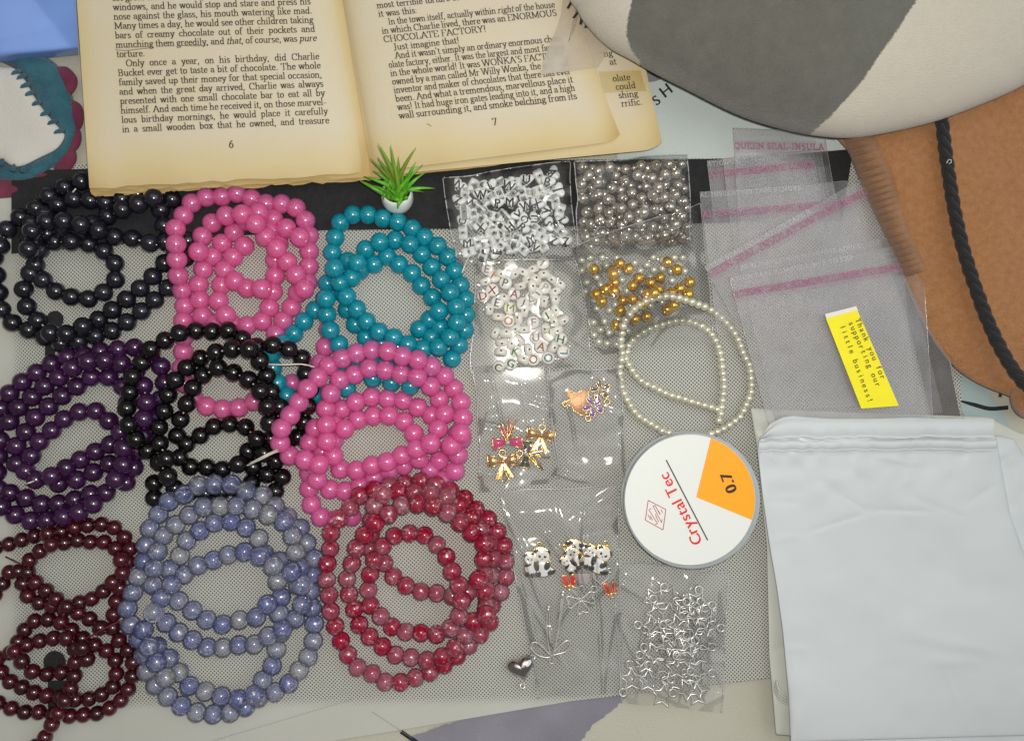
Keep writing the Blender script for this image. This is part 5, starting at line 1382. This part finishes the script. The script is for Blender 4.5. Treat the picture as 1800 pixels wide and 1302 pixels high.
Hs = [p for p in scatter([(80, 290), (1300, 200), (1430, 400), (1480, 1000), (1050, 1120), (250, 1130), (130, 700)], 120, 40, rng) if all(math.hypot(p[0] - f[1], p[1] - f[2]) > 75 for f in Hf) and all(math.hypot(p[0] - q[0], p[1] - q[1]) > 85 for q in Hs)] + Hs
t1 = letter_beads((790, 285), 7.232, Hf, Hs, heart_me, ht / 2, hs * .48, 'white heart-shaped bead', 'heart_letter_bead', 'white heart beads with black letters', None, rng)
packet('clear_packet', 'clear packet of white heart beads with black letters', [(776, 316), (1000, 284), (1016, 458), (806, 466)], t1, seed=25, creases=3, wr=.0005)
for nm, c in (('lt_red', (.45, .02, .04)), ('lt_pink', (.55, .12, .28)), ('lt_orange', (.75, .25, .03)), ('lt_grey', (.40, .39, .37)), ('lt_navy', (.10, .09, .22)), ('lt_lime', (.48, .52, .03)), ('lt_magenta', (.40, .07, .28)), ('lt_green', (.07, .22, .08)), ('lt_mauve', (.50, .38, .42)), ('lt_brown', (.50, .16, .08)), ('lt_blue', (.12, .32, .40)), ('lt_leaf', (.12, .42, .10))):
    principled(nm, c, .5)
Cf = [('E', 180, 150, -10, 'lt_mauve'), ('F', 250, 235, -30, 'lt_orange'), ('I', 440, 125, 80, 'lt_grey'), ('I', 810, 80, -40, 'lt_grey'), ('X', 230, 390, -5, 'lt_red'), ('P', 385, 310, -20, 'lt_grey'), ('P', 830, 365, -30, 'lt_grey'), ('A', 475, 430, -10, 'lt_pink'), ('E', 290, 535, -15, 'lt_navy'), ('M', 430, 600, -5, 'lt_lime'),
      ('J', 580, 550, -20, 'lt_navy'), ('O', 415, 740, 0, 'lt_orange'), ('F', 695, 760, 0, 'lt_magenta'), ('L', 870, 680, 30, 'lt_green'), ('U', 730, 935, 0, 'lt_mauve'), ('Y', 880, 900, 30, 'lt_lime'), ('H', 1020, 950, -15, 'lt_green'), ('A', 780, 1040, -20, 'lt_brown'), ('K', 500, 1090, -15, 'lt_leaf'), ('O', 700, 1185, 70, 'lt_brown'), ('G', 440, 1235, -20, 'lt_green'),
      ('C', 310, 1270, -20, 'lt_green'), ('O', 870, 1165, 20, 'lt_blue'), ('L', 1040, 1100, 90, 'lt_blue'), ('L', 670, 480, 10, 'lt_grey'), ('D', 130, 460, 10, 'lt_red'), ('T', 730, 430, 60, 'lt_grey')]
Cs = [(150, 285), (480, 200), (640, 260), (820, 215), (920, 260), (950, 410), (360, 490), (610, 630), (710, 610), (820, 520), (940, 500), (540, 710), (490, 830), (595, 840), (390, 890), (300, 700), (270, 880), (540, 960), (340, 985), (970, 845), (950, 740), (960, 620), (330, 1100), (640, 1070), (580, 1190), (920, 1040), (840, 840), (1040, 730), (550, 340), (580, 180), (720, 270), (690, 160), (340, 200), (190, 610), (680, 350), (450, 1000), (1000, 330)]
t2 = letter_beads((830, 450), 6.51, Cf, Cs, coin_me, ct / 2, cr_, 'milky round coin bead', 'coin_letter_bead', 'round beads with coloured letters', None, rng)
packet('clear_packet', 'clear packet of round beads with coloured letters', [(836, 462), (1032, 452), (1040, 640), (826, 658)], t2, seed=27, creases=3, wr=.0010, mat='film_star')

# ------------------------------------------------------------------ charms
def zpt(org, zoom, c):
    """zoomed picture coordinates -> metres relative to the charm's centre"""
    return lambda x, y: ((x - c[0]) / zoom * S, -(y - c[1]) / zoom * S)
def charm(name, label, cat, org, zoom, c, z, group=None):
    p = P(org[0] + c[0] / zoom, org[1] + c[1] / zoom, z)
    return thing(name, label, cat, p, group=group)
def ring_part(root, f, x, y, R_, r, mat, z=.0006, nrm=(0, 0, 1)):
    mb = MB(); a = f(x, y); mb.ring((a[0], a[1], z), R_, r, 18, 8, nrm); return mb.build('hanging_loop', mat, root)
def plate_part(root, name, pts, z0, z1, mat, bev=.00012):
    mb = MB(); mb.plate(pts, z0, z1, bev); o = mb.build(name, mat, root); o.data.set_sharp_from_angle(angle=R(40)); return o

def bow(label, c, rot, sc_, loop_mat, z, enamel=None, tails=None, ring=True):
    org, zoom = (820, 620), 5.007
    root = charm('bow_charm', label, 'charm', org, zoom, c, z, 'bow charms in the clear packet'); root.rotation_euler = (0, 0, R(rot))
    k = S / zoom * sc_ * 1.12
    for s_ in (-1, 1):
        # a puffed ribbon loop: wide outer end, narrow at the knot
        X, Y = np.meshgrid(np.linspace(0, 1, 14), np.linspace(-1, 1, 9), indexing='ij')
        wdt = 14 + 34 * X ** .7; lx = s_ * (12 + 105 * X); ly = Y * wdt + 8 * X; hz = .0004 + .0016 * np.sin(np.clip(X, 0, 1) * np.pi * .85) * (1 - .4 * Y ** 2)
        V = np.stack([lx * k, ly * k, hz], -1).reshape(-1, 3); V2 = V * np.array([1, 1, 0]) + np.array([0, 0, .0001])
        idx = np.arange(14 * 9).reshape(14, 9); F = []
        for i in range(13):
            for j in range(8):
                q = (idx[i, j], idx[i + 1, j], idx[i + 1, j + 1], idx[i, j + 1]); F.append(q if s_ > 0 else q[::-1])
        lp = MB(); lp.add(V.tolist(), [tuple(map(int, q)) for q in F]); lo = lp.build('ribbon_loop', enamel or loop_mat, root)
        ed = MB(); ed.tube([tuple(v) for v in V.reshape(14, 9, 3)[:, 0]], .00022, 6); ed.tube([tuple(v) for v in V.reshape(14, 9, 3)[:, -1]], .00022, 6); ed.tube([tuple(v) for v in V.reshape(14, 9, 3)[-1, :]], .00022, 6)
        if enamel:
            for i in range(2, 13, 2):
                x, y, zz = V.reshape(14, 9, 3)[i, 4]; e = MB(); e.lathe([(.00001, .0003), (.0002, .0002), (.0003, 0)], 8); e.xf(Matrix.Translation((x, y, zz))); ed.add(e.v, e.f)
        else:
            for i in range(2, 13, 2):
                for j in (2, 4, 6):
                    x, y, zz = V.reshape(14, 9, 3)[i, j]; e = MB(); e.lathe([(.00001, .0002), (.00015, .00015), (.0002, 0)], 6); e.xf(Matrix.Translation((x, y, zz))); ed.add(e.v, e.f)
        ed.build('gold_edging', 'gold', lo)
    for s_, (tx, ty, w) in zip((-1, 1, -1, 1), (tails or [(-42, -150, 26), (62, -140, 26)])):
        a = np.array((0., -8.)); b = np.array((tx, ty), float); t = (b - a) / np.linalg.norm(b - a); nn = np.array((-t[1], t[0]))
        pts = [a + nn * 6, (a + b) / 2 + nn * w * .8, b + nn * w, b - t * 18, b - nn * w, (a + b) / 2 - nn * w * .8, a - nn * 6]
        pts = [(p[0] * k, p[1] * k) for p in pts]
        tl = plate_part(root, 'ribbon_tail', pts, .0002, .0009, loop_mat if not enamel else enamel)
        e = MB(); e.tube([(x, y, .0009) for x, y in pts], .0002, 6, True); e.build('gold_edging', 'gold', tl)
    mb = MB(); rk = 21 * k
    mb.lathe([(rk * math.sin(a), rk * math.cos(a) * -1 + .0016) for a in np.linspace(.01, 3.13, 9)], 16); mb.build('knot_pearl' if enamel else 'knot', 'pearl' if enamel else 'gold', root)
    if ring:
        mb = MB(); mb.ring((0, 62 * k, .0012), 27 * k, .00035, 18, 8); mb.build('hanging_loop', 'gold', root)
    return root
bow('gold bow charm with folded tails at the packet bottom left', (320, 950), 4, 1.0, 'gold', .0012)
bow('gold bow charm pressed against the right side of its packet', (655, 722), -8, .95, 'gold', .0012)
bow('bow charm with pink enamel, gold rim and pearl knot', (360, 785), 184, .98, 'gold', .0024, 'enamel_pink', [(-55, -130, 18), (45, -145, 16), (-85, -175, 7), (-25, -190, 7)], False)
bow('bow charm with dark green enamel and pearl knot', (530, 890), 83, .88, 'gold', .0026, 'enamel_green', [(-90, -130, 17), (45, -150, 17), (-115, -165, 7), (-5, -205, 7)], True)
cb = [(P(820 + x / 5.007, 620 + y / 5.007).x, P(820 + x / 5.007, 620 + y / 5.007).y, .0050, .0045) for x, y in ((320, 950), (250, 950), (390, 940), (310, 1060), (655, 722), (580, 710), (710, 740), (360, 785), (280, 800), (450, 790), (530, 890), (620, 900), (490, 970), (400, 1060), (720, 830))]
packet('clear_packet', 'small clear packet holding four bow charms', [(832, 650), (964, 642), (982, 846), (846, 866)], cb, seed=31, creases=5, wr=.0014)
def flower(label, c, rad, rot, mat, z, ringat):
    org, zoom = (820, 620), 5.007
    root = charm('flower_charm', label, 'charm', org, zoom, c, z, 'flower charms in the clear packet'); k = S / zoom
    for i in range(5):
        a = R(rot + i * 72); ca, sa = math.cos(a), math.sin(a); ol = []
        for (l, w) in ((.12, 0), (.35, .17), (.62, .26), (.85, .24), (1.0, .12), (.88, 0), (1.0, -.12), (.85, -.24), (.62, -.26), (.35, -.17)):
            ol.append(((l * ca - w * sa) * rad * k, (l * sa + w * ca) * rad * k))
        p = plate_part(root, 'petal', ol, .0002, .0010, mat)
        e = MB(); e.tube([(x, y, .0009) for x, y in ol], .00022, 6, True); e.build('gold_edging', 'gold', p)
    mb = MB(); mb.lathe([(.00001, .0020), (rad * .12 * k, .0018), (rad * .22 * k, .0010)], 14); mb.build('crystal_centre', 'pearl', root)
    mb = MB(); mb.ring((ringat[0] * k, ringat[1] * k, .0006), 24 * k, .0003, 18, 8); mb.build('hanging_loop', 'gold', root)
f_ = None
root = charm('leaf_charm', 'rose gold maple leaf charm under the enamel flowers', 'charm', (820, 620), 5.007, (985, 425), .0012)
ol = []
k = S / 5.007
for i, (a, rr) in enumerate([(135, 150), (118, 85), (100, 75), (80, 92), (60, 110), (45, 125), (25, 95), (5, 110), (-15, 120), (-35, 95), (-55, 120), (-75, 130), (-88, 115), (-100, 90), (-115, 100), (-130, 75), (-150, 85), (-165, 105), (-178, 110), (170, 80), (155, 100)]):
    ol.append((rr * math.cos(R(a)) * k, rr * math.sin(R(a)) * k))
pp_ = plate_part(root, 'leaf_plate', ol, .0002, .0011, 'rose_gold', .0003)
e = MB(); e.tube([(x, y, .0010) for x, y in ol], .00025, 6, True); e.build('gold_edging', 'gold', pp_)
mb = MB(); mb.ring((-118 * k, -25 * k, .0006), 22 * k, .0003, 18, 8); mb.build('hanging_loop', 'gold', root)
flower('dark green enamel flower charm with crystal centre', (1175, 325), 92, 100, 'enamel_green', .0024, (60, -105))
flower('purple enamel flower charm with crystal centre', (1115, 470), 98, 118, 'enamel_purple', .0032, (-45, -105))
cb = [(P(820 + x / 5.007, 620 + y / 5.007).x, P(820 + x / 5.007, 620 + y / 5.007).y, .0052, .0045) for x, y in ((985, 425), (920, 440), (1000, 380), (1175, 325), (1115, 470), (1100, 380), (1230, 420))]
packet('clear_packet', 'small clear packet holding the leaf and flower charms', [(962, 656), (1088, 644), (1106, 848), (980, 856)], cb, seed=33, creases=3, wr=.0011, zback=.0009)

ORG, ZM = (860, 860), 3.52
def panda(label, c, rot, sc_, z):
    root = charm('panda_charm', label, 'charm', ORG, ZM, c, z, 'panda charms in the clear packet'); root.rotation_euler = (0, 0, R(rot)); k = S / ZM * sc_
    E = lambda x, y, rx, ry, ro=0, n=18: [(p[0] * k, p[1] * k) for p in ellipse(x, -y, rx, ry, ro, n)]
    base = [((p[0]) * k, -p[1] * k) for p in catmull([(-98, 60), (-95, 10), (-85, -15), (-96, -45), (-88, -66), (-66, -70), (-40, -72), (-32, -90), (-8, -100), (25, -102), (55, -92), (74, -84), (80, -60), (72, -35), (82, 5), (80, 30), (110, 38), (112, 55), (90, 76), (50, 92), (0, 92), (-60, 94), (-90, 84)], True, 4)]
    plate_part(root, 'gold_backing', base, 0, .0008, 'gold', .0002)
    zz = [.0008]
    def en(nm, pts, mat):
        zz[0] += .00003; return plate_part(root, nm, pts, .0006, zz[0] + .0003, mat, .0001)
    en('ear', E(-82, -50, 13, 14), 'enamel_black'); en('ear', E(-38, -62, 11, 12), 'enamel_black')
    en('body', E(-48, 32, 40, 42), 'enamel_white'); en('arm', E(-68, 12, 26, 11, 20), 'enamel_black'); en('foot', E(-74, 72, 15, 18), 'enamel_black'); en('foot', E(-40, 76, 14, 16), 'enamel_black')
    en('head', E(-55, -26, 36, 31), 'enamel_white'); en('eye', E(-68, -26, 6, 8, 30, 10), 'enamel_black'); en('eye', E(-45, -24, 6, 8, -30, 10), 'enamel_black')
    en('body', E(30, 38, 52, 48), 'enamel_white'); en('arm', E(-14, 18, 18, 36, 10), 'enamel_black'); en('arm', E(56, 16, 20, 30, -25), 'enamel_black')
    en('foot', E(-4, 70, 20, 20), 'enamel_black'); en('foot', E(84, 56, 30, 17, 25), 'enamel_black')
    en('ear', E(-14, -78, 17, 17), 'enamel_black'); en('ear', E(60, -72, 17, 17), 'enamel_black'); en('head', E(24, -48, 46, 40), 'enamel_white')
    en('eye', E(6, -46, 9, 11, 25, 12), 'enamel_black'); en('eye', E(42, -44, 9, 11, -25, 12), 'enamel_black'); en('nose', E(24, -30, 6, 4, 0, 10), 'enamel_black')
    mb = MB(); mb.ring((5 * k, 118 * k, .0006), 17 * k, .00035, 18, 8); mb.build('hanging_loop', 'gold', root)
panda('panda couple charm standing alone at the left', (305, 452), 0, .95, .0012)
panda('panda couple charm behind, its black limb raised at the top', (545, 395), 160, .85, .0010)
panda('panda couple charm tilted left with its loop to the side', (520, 430), 38, .80, .0024)
panda('panda couple charm at the right of the cluster', (665, 425), -28, .92, .0036)
def butterfly(label, c, rot, z):
    root = charm('red_charm', label, 'charm', ORG, ZM, c, z, 'red enamel charms'); root.rotation_euler = (0, 0, R(rot)); k = S / ZM
    for s_ in (-1, 1):
        ol = [((s_ * 22 + x) * k, y * k) for x, y in catmull([(s_ * -16, 20), (0, 36), (18 * s_, 30), (20 * s_, 8), (10 * s_, -6), (16 * s_, -20), (4 * s_, -36), (-14 * s_, -28), (-17 * s_, -4)], True, 3)]
        p = plate_part(root, 'red_wing', ol, .0001, .0010, 'enamel_red'); e = MB(); e.tube([(x, y, .0008) for x, y in ol], .00025, 6, True); e.build('gold_edging', 'gold', p)
    mb = MB(); mb.ring((0, -44 * k, .0006), 13 * k, .0003, 16, 8); mb.build('hanging_loop', 'gold', root)
butterfly('red enamel winged charm below the panda cluster at left', (493, 560), 5, .0036)
butterfly('red enamel winged charm at the right of the panda packet', (752, 608), 12, .0012)
def wire(root, name, pts, r, mat, closed=False):
    mb = MB(); mb.tube(pts, r, 8, closed); return mb.build(name, mat, root)
# clover, small heart, wire bow, puffy heart
root = charm('clover_charm', 'silver openwork clover charm below the pandas', 'charm', ORG, ZM, (565, 680), .0014); k = S / ZM
for i in range(4):
    a = R(12 + 90 * i); q = []
    for (l, w) in ((6, 0), (40, 22), (66, 36), (84, 28), (80, 10), (72, 0), (80, -10), (84, -28), (66, -36), (40, -22)):
        q.append(((l * math.cos(a) - w * math.sin(a)) * k, (l * math.sin(a) + w * math.cos(a)) * k, .0004))
    wire(root, 'clover_leaf', catmull(q, True, 4).tolist(), .00032, 'silver', True)
mb = MB(); mb.ring((82 * k, 66 * k, .0004), 20 * k, .00032, 16, 8); mb.build('hanging_loop', 'silver', root)
root = charm('open_heart_charm', 'small silver outline heart charm beside the clover', 'charm', ORG, ZM, (690, 545), .0012)
wire(root, 'heart_outline', [(x * k * 3.0, y * k * 3.0, .0004) for x, y in [(p[0] / .031 / 1.0 * 1.0, p[1] / .031) for p in heart_outline(1.0, 30)]], .0003, 'silver', True)
mb = MB(); mb.ring((55 * k, 48 * k, .0004), 14 * k, .0003, 16, 8); mb.build('hanging_loop', 'silver', root)
root = charm('grey_plate_charm', 'plain grey back of a heart charm under the pandas', 'charm', ORG, ZM, (580, 548), .0010)
plate_part(root, 'plate', [(p[0] * k, p[1] * k) for p in [(-42, 30), (42, 34), (38, -20), (8, -38), (-34, -26)]], 0, .0008, 'enamel_grey', .0002)
root = charm('wire_bow_charm', 'thin silver wire bow charm with long loop tails', 'charm', ORG, ZM, (385, 1000), .0012)
def rel2(x, y): return ((x - 385) * k, -(y - 1000) * k)
for nm, q in (('wire_loop', [(385, 1025), (355, 1035), (300, 1020), (262, 980), (262, 950), (290, 942), (330, 970), (370, 1015)]), ('wire_loop', [(385, 1025), (415, 1015), (470, 1000), (498, 965), (495, 935), (470, 935), (430, 970), (395, 1015)])):
    wire(root, nm, [(*rel2(x, y), .0006) for x, y in catmull(q, True, 5)], .00044, 'silver', True)
for q in ([(385, 1040), (365, 960), (355, 850), (360, 740), (372, 730), (370, 850), (378, 960)], [(388, 1040), (412, 940), (432, 800), (448, 650), (460, 640), (440, 800), (420, 930)]):
    wire(root, 'wire_tail', [(*rel2(x, y), .0008) for x, y in catmull(q, False, 5)], .00044, 'silver')
mb = MB(); mb.ring((*rel2(388, 1055), .0006), 18 * k, .00034, 16, 8); mb.build('hanging_loop', 'silver', root)
for (x, y) in ((365, 745), (452, 655)):
    mb = MB(); a = rel2(x, y); mb.tube([(a[0], a[1] + 22 * k, .0008), (a[0], a[1] + 8 * k, .001), (a[0], a[1] - 14 * k, .0008)], [.0005, .0009, .0005], 8); mb.build('tail_bead', 'silver', root)
root = charm('puffed_heart_charm', 'puffed grey metal heart pendant lying on the mat', 'charm', ORG, ZM, (200, 1095), .0006)
ho = [(p[0], p[1]) for p in heart_outline(178 * k, 40)]
hm = MB(); n = len(ho); rings = []
rot = Matrix.Rotation(R(18), 3, 'Z')
for t in np.linspace(1, .02, 12):
    rings.append([rot @ Vector((x * t, y * t, .0016 + .0030 * (1 - t ** 2.2) ** .5)) for x, y in ho])
rings = [[rot @ Vector((x * .9, y * .9, .0002)) for x, y in ho]] + rings
V = [p for r_ in rings for p in r_]; F = []
for i in range(len(rings) - 1):
    for j in range(n): F.append((i * n + j, (i + 1) * n + j, (i + 1) * n + (j + 1) % n, i * n + (j + 1) % n))
F.append(tuple((len(rings) - 1) * n + j for j in range(n))); hm.add(V, [q[::-1] for q in F[:-1]] + [F[-1]]); hm.build('heart_body', 'gun_silver', root)
for (x, y) in ((268, 1030), (205, 1208)):
    mb = MB(); mb.ring(((x - 200) * k, -(y - 1095) * k, .0012), 15 * k, .0004, 16, 8, (.3, .2, 1)); mb.build('hanging_loop', 'silver', root)
cb = [(P(860 + x / ZM, 860 + y / ZM).x, P(860 + x / ZM, 860 + y / ZM).y, zt, .005) for x, y, zt in ((305, 452, .004), (260, 480, .004), (360, 480, .004), (545, 380, .005), (500, 430, .006), (665, 425, .007), (690, 360, .006), (493, 560, .006), (752, 608, .004), (565, 680, .004), (690, 545, .004), (520, 660, .004), (400, 980, .003), (440, 700, .003), (370, 800, .003), (390, 1050, .003))]
packet('clear_packet', 'clear packet of panda, clover and wire bow charms', [(880, 866), (1088, 850), (1094, 1218), (948, 1226)], cb, seed=35, creases=9, wr=.0008, zback=.0006, n=90)

# star charms
def star_me(seed):
    mb = MB(); q = []
    for i in range(10):
        a = R(90 + 36 * i); rr = (20.5 if i % 2 == 0 else 9.6) * S; q.append((rr * math.cos(a), rr * math.sin(a), 0))
    mb.tube(q, .00052, 6, True); return mb.mesh('silver', True, 'star_outline')
sm = star_me(0); mb = MB(); mb.ring((0, 27 * S, 0), 6.6 * S, .00044, 16, 7); rm = mb.mesh('silver', True, 'hanging_loop')
spoly = [(1140, 1045), (1180, 1040), (1225, 1050), (1245, 1075), (1245, 1130), (1240, 1190), (1235, 1210), (1180, 1215), (1135, 1205), (1110, 1195), (1115, 1165), (1150, 1140), (1145, 1090)]
pts = [(1150, 1052, -40), (1215, 1060, -30), (1240, 1085, 40), (1165, 1222, -10), (1226, 1220, 5), (1130, 1180, 60), (1193, 1135, 0), (1228, 1150, -60)] + [(x, y, rng.uniform(0, 360)) for x, y in scatter(spoly, 17, 30, rng)]
arr = []; st = []
for (x, y, a) in pts:
    z = .0014
    p = P(x, y, z)
    nn = sum(1 for q in arr if math.hypot(q[0] - p.x, q[1] - p.y) < 24 * S)
    z = .0014 + min(nn, 8) * .00062; p = P(x, y, z); arr.append((p.x, p.y, z, 15 * S)); st.append((p.x, p.y, z + .0006, 14 * S))
    root = thing('star_charm', 'silver openwork star charm with a loop in the star packet', 'charm', p, R(a), 'silver star charms in the clear packet')
    root.rotation_euler = (R(rng.uniform(-4, 4)), R(rng.uniform(-4, 4)), R(a))
    link('star_outline', sm, root); link('hanging_loop', rm, root)
packet('clear_packet', 'clear packet of silver star charms at the bottom', [(1078, 986), (1281, 1006), (1268, 1252), (1092, 1232)], st, 'film_star', seed=37, creases=10, wr=.0010, zback=.0008)

# ------------------------------------------------------------------ self-seal bags
SEAL = 'QUEEN SEAL-INSULATION TAPE REMOVE LINER TO EXPOSE ADHESIVE'
def seal_bag(label, quad, z, seed, txt=SEAL, size=15, frac=.16, start=0, off=.0, lip=True):
    """thin clear bag: TL,TR,BR,BL; a pinkish adhesive strip with print across its top"""
    root = thing('self_seal_bag', label, 'bag', group='clear self-seal bags in a fanned stack')
    u, v, px, py = quad_uv(quad, 40, 40)
    zz = z + .0011 * vnoise(px, py, seed, .012) + .0005 * vnoise(px, py, seed + 1, .04) + .0004
    link('front_film', grid_mesh(px, py, zz, 'film_seal', 'front_film'), root)
    link('back_film', grid_mesh(px[::5, ::5], py[::5, ::5], zz[::5, ::5] - .0004, 'film_seal', 'back_film'), root)
    q = np.array(quad, float); tl, tr, br, bl = q
    a = tl + (bl - tl) * frac; b = tr + (br - tr) * frac; dn = (bl - tl) / np.linalg.norm(bl - tl)
    zc = lambda x, y: z + .0013
    sw = 20
    u2, v2, sx, sy = quad_uv([a - dn * sw * .5, b - dn * sw * .5, b + dn * sw * .6, a + dn * sw * .6], 30, 4)
    link('adhesive_strip', grid_mesh(sx, sy, np.full(sx.shape, z + .0010), 'seal_pink', 'adhesive_strip'), root)
    mb = MB(); W = np.linalg.norm(b - a); t = SEAL + ' - ' + SEAL; t = t[start:]
    while text_width(t, .06) * size > W and len(t) > 3: t = t[:-1]
    set_line(mb, t.strip(), tuple(a + dn * 4), tuple(b + dn * 4), tuple(-dn), size, False, zc, .085, .06, track=.06)
    link('printed_text', face_up(mb.mesh('seal_ink', False)), root)
    mb = MB(); a2 = tl + dn * 9; b2 = tr + dn * 9; t2 = t[:max(6, int(len(t) * .9))]
    set_line(mb, t2.strip(), tuple(a2), tuple(b2), tuple(-dn), size * .72, False, zc, .085, .06, track=.1)
    link('embossed_text', face_up(mb.mesh('film_edge', False)), root)
    mb = MB(); e = [P(px[i, 0], py[i, 0], zz[i, 0]) for i in range(40)]; mb.tube(e, .00013, 5)
    mb.tube([P(px[-1, i], py[-1, i], zz[-1, i]) for i in range(40)], .00013, 5); mb.tube([P(px[0, i], py[0, i], zz[0, i]) for i in range(40)], .00013, 5); mb.build('welded_seam', 'film_edge', root)
    return root
seal_bag('clear self-seal bag, leftmost of the upper fan', [(1243, 283), (1430, 268), (1452, 420), (1262, 440)], .0014, 200, start=16)
seal_bag('clear self-seal bag, second from left in the upper fan', [(1271, 279), (1442, 262), (1470, 420), (1290, 440)], .0024, 205, start=22)
seal_bag('clear self-seal bag with its top tucked under the plush', [(1289, 225), (1448, 232), (1478, 400), (1300, 420)], .0034, 210, start=0)
seal_bag('wide clear self-seal bag under the slanted one', [(1230, 338), (1490, 318), (1560, 560), (1262, 590)], .0046, 215, start=8)
seal_bag('clear self-seal bag jutting out beneath the lowest one on the right', [(1300, 465), (1615, 408), (1700, 760), (1370, 770)], .0054, 220, start=24)
seal_bag('slanted clear self-seal bag with bold purple print', [(1238, 468), (1531, 306), (1570, 445), (1290, 560)], .0064, 225, start=1, size=17, frac=.17)
seal_bag('lowest clear self-seal bag with the yellow tag on it', [(1282, 487), (1620, 425), (1640, 740), (1352, 748)], .0076, 230, start=16, size=16, frac=.12)
# yellow thank-you tag
tg_ = thing('thank_you_tag', 'yellow paper tag reading thank you for supporting our little business', 'tag')
u, v, px, py = quad_uv([(1452, 560), (1507, 545), (1580, 713), (1514, 718)], 30, 20)
z = .0098 + .0002 * v
yt = link('tag_paper', grid_mesh(px, py, z, 'tag_yellow', 'tag_paper'), tg_)
u, v, px, py = quad_uv([(1450, 552), (1505, 538), (1508.5, 546), (1453, 561)], 12, 4); link('tag_margin', grid_mesh(px, py, np.full(px.shape, .0092), 'tag_white', 'tag_margin'), tg_)
for t, o_, a_ in (('Thank you for', (1503, 561), -66.5), ('supporting our', (1491, 566), -66.5), ('little business!', (1476, 572), -69.5)):
    mb = MB(); sans_line(mb, t, o_, a_, 9.6, .0102, mono=9.0 if t[0] != 'l' else 9.15, bold=.25); link('printed_text', face_up(mb.mesh('tag_ink', False)), tg_)

# pearl strand, lying over the gold packet
P_ch = [
 [(900, 1110), (915, 1050), (930, 935), (940, 830), (930, 720), (920, 615), (895, 510), (840, 405), (750, 335), (650, 300), (550, 300), (445, 325), (340, 360), (240, 420), (165, 490), (150, 560), (140, 610), (195, 705), (270, 790), (380, 845), (485, 895), (605, 930), (710, 965), (830, 1000), (885, 1020)],
 [(490, 1210), (430, 1190), (335, 1130), (240, 1070), (170, 975), (120, 870), (92, 745), (97, 645), (112, 575), (100, 500), (100, 440), (110, 385), (120, 330), (150, 275), (220, 190), (320, 130), (430, 100), (540, 100), (640, 130), (740, 165), (830, 205), (920, 270), (1000, 355), (1060, 450), (1100, 565), (1150, 660), (1165, 775), (1160, 890), (1120, 985), (1075, 1075), (1030, 1115), (940, 1175), (845, 1215), (780, 1235)]]
placed += [(x, y, zt - r + .0016, r) for (x, y, zt, r) in gd]
strand('pearl_strand', 'strand of tiny cream pearls looped above the cord spool', (1070, 500), 4.65, 15, 'pearl', P_ch, pitch=.80, zcap=.012, cat='pearl strand', group=None, jitter=.3)
